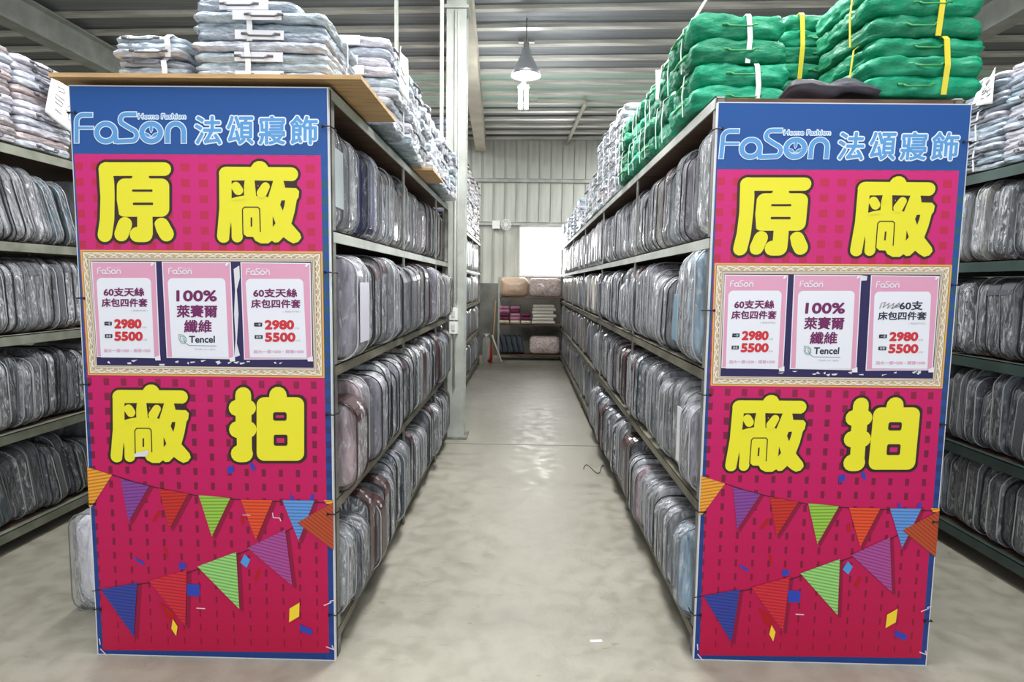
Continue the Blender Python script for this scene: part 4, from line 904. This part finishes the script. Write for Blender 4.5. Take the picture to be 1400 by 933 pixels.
    A = BA(); A.poly([(1018, 682), (1062, 655), (1060, 716), (1016, 742)]); A.poly([(505, 728), (526, 760), (520, 802), (499, 770)]); A.done('confetti', pr_('confetti_yellow', (240, 210, 50)), b, 8, True)
    A = BA()
    for p in ([(410, 298), (440, 252), (458, 256), (425, 302)], [(462, 412), (478, 420), (484, 462), (468, 440)], [(800, 280), (815, 270), (822, 310), (806, 312)], [(860, 556), (875, 510), (890, 512), (875, 560)], [(440, 650), (510, 700), (512, 740), (480, 730)]): A.poly(p)
    A.done('confetti', pr_('confetti_red', (176, 16, 26)), b, 3, True)
    A = BA()
    for p in ([(1170, 668), (1200, 655)], [(1195, 650), (1214, 645)], [(1180, 850), (1212, 862), (1205, 845)], [(188, 860), (215, 888)], [(610, 680), (645, 682)], [(182, 815), (186, 838)]): A.path(p, 2.2)
    if nm == 'L': A.path([(812, 270), (845, 272)], 1.5); A.path([(943, 262), (946, 282), (975, 284), (979, 296)], 2)
    A.done('scuff_mark', CREASE, b, 7, True)
    if nm == 'L':
        A = Art(140, 515, 7.18); A.poly([(318, 760), (350, 745), (455, 722), (458, 750), (440, 780), (318, 788)]); A.done('torn_paper', WPEEL, b, 7)
    # cable ties
    for s, zs in ((-1, (2.10, 1.42, 1.09, .62, .19)), (1, (2.06, 1.53, .99, .60, .19))):
        for z in zs:
            k = MB(); x = s*PW/2; k.tube([(x-s*.022, -.003, z), (x-s*.008, -.006, z+.002), (x+s*.006, -.004, z+.001), (x+s*.012, .03, z), (x+s*.01, .06, z-.002)], .0028, 6); k.tube([(x-s*.022, -.004, z-.004), (x-s*.022, -.004, z+.006)], .004, 6); k.build('cable_tie', BLACKM, b)
    return b
make_banner((PCX, PY, 0), 1, 1, 'magenta sale banner at the left with yellow characters and printed bunting', 'L')
RLOC = ((.702+1.628)/2, 2.36, 0); RSX = .927/PW; RSZ = 2.18/PH
make_banner(RLOC, RSX, RSZ, 'magenta sale banner at the right with yellow characters and printed bunting', 'R')

def poster(pl, kind, label):
    """pl: 0 left banner, 1 right; kind: 1, 2, 3 = place in the frame"""
    C4 = {1: [(137, 84), (403, 86), (420, 482), (160, 476)], 2: [(427, 84), (710, 86), (726, 486), (447, 480)], 3: [(750, 86), (1038, 90), (1046, 486), (765, 487)]}[kind]
    o1 = Art(80, 330, 3.01); base = o1.P(*[(C4[3][i]+C4[2][i])/2 for i in (0, 1)]); org = (base[0], base[2])
    if pl == 0: loc = (PCX+base[0], PY-.003, base[2]); s = (1, 1, 1)
    else: loc = (RLOC[0]+base[0]*RSX, RLOC[1]-.003, base[2]*RSZ); s = (RSX, 1, RSZ)
    o = empty('price_poster', loc, (0, 0, 0), label, 'poster', 'pink posters taped inside the banner frames'); o.scale = s
    N = lambda: Art(80, 330, 3.01, org)
    A = N(); A.poly(C4); sh = A.done('paper_sheet', PWHT, o, 0)
    c = (sum(p[0] for p in C4)/4, sum(p[1] for p in C4)/4)
    A = N(); A.poly([(p[0]+(c[0]-p[0])*.03, p[1]+(c[1]-p[1])*.02) for p in C4]); A.done('pink_ground', PINK, o, 1)
    dx = {1: 0, 2: 292, 3: 612}[kind]; dy = {1: 0, 2: 1, 3: 4}[kind]
    A = N(); pts = [(178+dx*1.0, 478), (160+dx, 175)]
    for i in range(7): t = math.radians(180+90*i/6); pts.append((180+dx+20*math.cos(t), 171+dy+20*math.sin(t)))
    for i in range(7): t = math.radians(270+90*i/6); pts.append((363+dx+20*math.cos(t)+(14 if kind > 1 else 0), 171+dy+20*math.sin(t)))
    pts += [(397+dx+(14 if kind > 1 else 0), 480)]
    A.poly(pts); A.done('white_ground', PWHT, o, 2)
    A = N(); LK[0] = .082*1.0; logo(A, lambda x, y: (158+dx+x*.082, 99+dy+y*.082), 3); text(A, 'Home Fashion', 158+dx+60, 108+dy, 158+dx+102, 112+dy, 0); A.done('small_logo', PWHT, o, 3)
    if kind != 2:
        d = dx+({3: 2}.get(kind, 0)); e = dy; sX = 1.0 if kind == 1 else 1.08
        X = lambda x: 182+d+(x-182)*sX
        alt = pl == 1 and kind == 3
        A = N()
        if alt: text(A, '60支', X(262), 192+e, X(350), 228+e, 1.4); text(A, '床包四件套', X(182), 236+e, X(368), 270+e, 1.2)
        else: text(A, '60支天絲', X(190), 192+e, X(355), 226+e, 1.6); text(A, '床包四件套', X(182), 236+e, X(368), 270+e, 1.4)
        A.done('title_lettering', TXN if alt else PUR, o, 3)
        if alt:
            A = N(); A.path([(X(184), 222+e), (X(190), 200+e), (X(205), 196+e), (X(196), 218+e), (X(220), 200+e), (X(214), 222+e), (X(238), 200+e), (X(232), 224+e), (X(262), 204+e), (X(240), 214+e), (X(258), 198+e), (X(262), 214+e), (X(228), 220+e)], 1.3); A.done('pen_scribble', INK, o, 4)
        A = N(); text(A, '( 每組4件組 )', X(303), 281+e, X(370), 291+e, 0); text(A, '元/組', X(345), 350+e, X(364), 358+e); text(A, '元/組', X(349), 401+e, X(368), 409+e); A.done('fine_print', mat('print_fine_grey', srgb(170, 168, 178), .5), o, 3)
        A = N(); A.rrect(X(192), 331+e, X(223), 347+e, 3); A.rrect(X(194), 382+e, X(225), 398+e, 3); A.done('price_tag', TAG, o, 3)
        A = N(); text(A, '一套', X(198), 334+e, X(218), 344+e); text(A, '兩套', X(200), 385+e, X(220), 395+e); A.done('tag_lettering', PWHT, o, 4)
        A = N(); text(A, '2980', X(235), 323+e, X(342), 357+e, 3, 8); text(A, '5500', X(236), 374+e, X(347), 408+e, 3, 8); A.done('price_lettering', RED, o, 3)
        A = N(); text(A, '加大一套+200・兩套+500', X(190), 443+e, X(381), 457+e, .7); A.done('footer_lettering', SOFT, o, 3)
    else:
        A = N(); text(A, '100%', 490, 204, 652, 246, 2.6, 8); text(A, '萊賽爾', 490, 263, 655, 313, 1.8); text(A, '纖維', 520, 325, 632, 375, 1.6); A.done('title_lettering', PUR, o, 3)
        A = N(); text(A, 'Tencel', 541, 390, 645, 417, 1.2); A.done('fibre_lettering', TXN, o, 3)
        A = N(); lp = [(498, 384), (515, 386), (527, 397), (529, 412), (520, 421), (508, 418), (499, 405), (498, 384)]
        A.path(lp, 1.2); A.path([(p[0]+(515-p[0])*.35, p[1]+(404-p[1])*.35) for p in lp], 1); A.path([(514, 400), (518, 406), (524, 418), (540, 429), (652, 431)], 1.2); A.done('leaf_drawing', GRN, o, 3)
        A = N(); text(A, 'Feels so right', 565, 440, 648, 450, 0); A.done('fine_print', mat('print_fine_grey', srgb(170, 168, 178), .5), o, 3)
    # clear tape at the corners
    A = N(); x, y = C4[1]; A.poly([(x-16, y+2), (x-4, y+2), (x-14, y+16), (x-22, y+14)]); x, y = C4[2]; A.poly([(x-20, y-6), (x+2, y-14), (x+4, y+8), (x-18, y+8)]); A.done('tape', mat('tape', srgb(236, 232, 240), .2), o, 5, True)
    return o
poster(0, 1, 'left price poster with 60 and 2980 in the left banner frame')
poster(0, 2, 'middle 100% poster in the left banner frame')
poster(0, 3, 'right price poster with 60 and 2980 in the left banner frame')
poster(1, 1, 'left price poster with purple heading in the right banner frame')
poster(1, 2, 'middle 100% poster in the right banner frame')
poster(1, 3, 'right price poster with a pen scribble in the right banner frame')

# small litter on the floor
k = MB(); k.box((0, 0, .001), (.05, .015, .004)); o = k.build('paper_scrap', PAPER); o.location = (.30, 2.46, 0); o.rotation_euler = (0, 0, .1); tag(o, 'small white paper scrap on the floor near the right banner', 'scrap')
cyl('string_loop', [(-.5+1.0+.02*i, 4.9+.12*math.sin(i*.9), .004) for i in range(10)], .003, BLACKM, 'thin dark loop of string lying on the aisle floor', 'string', 5)
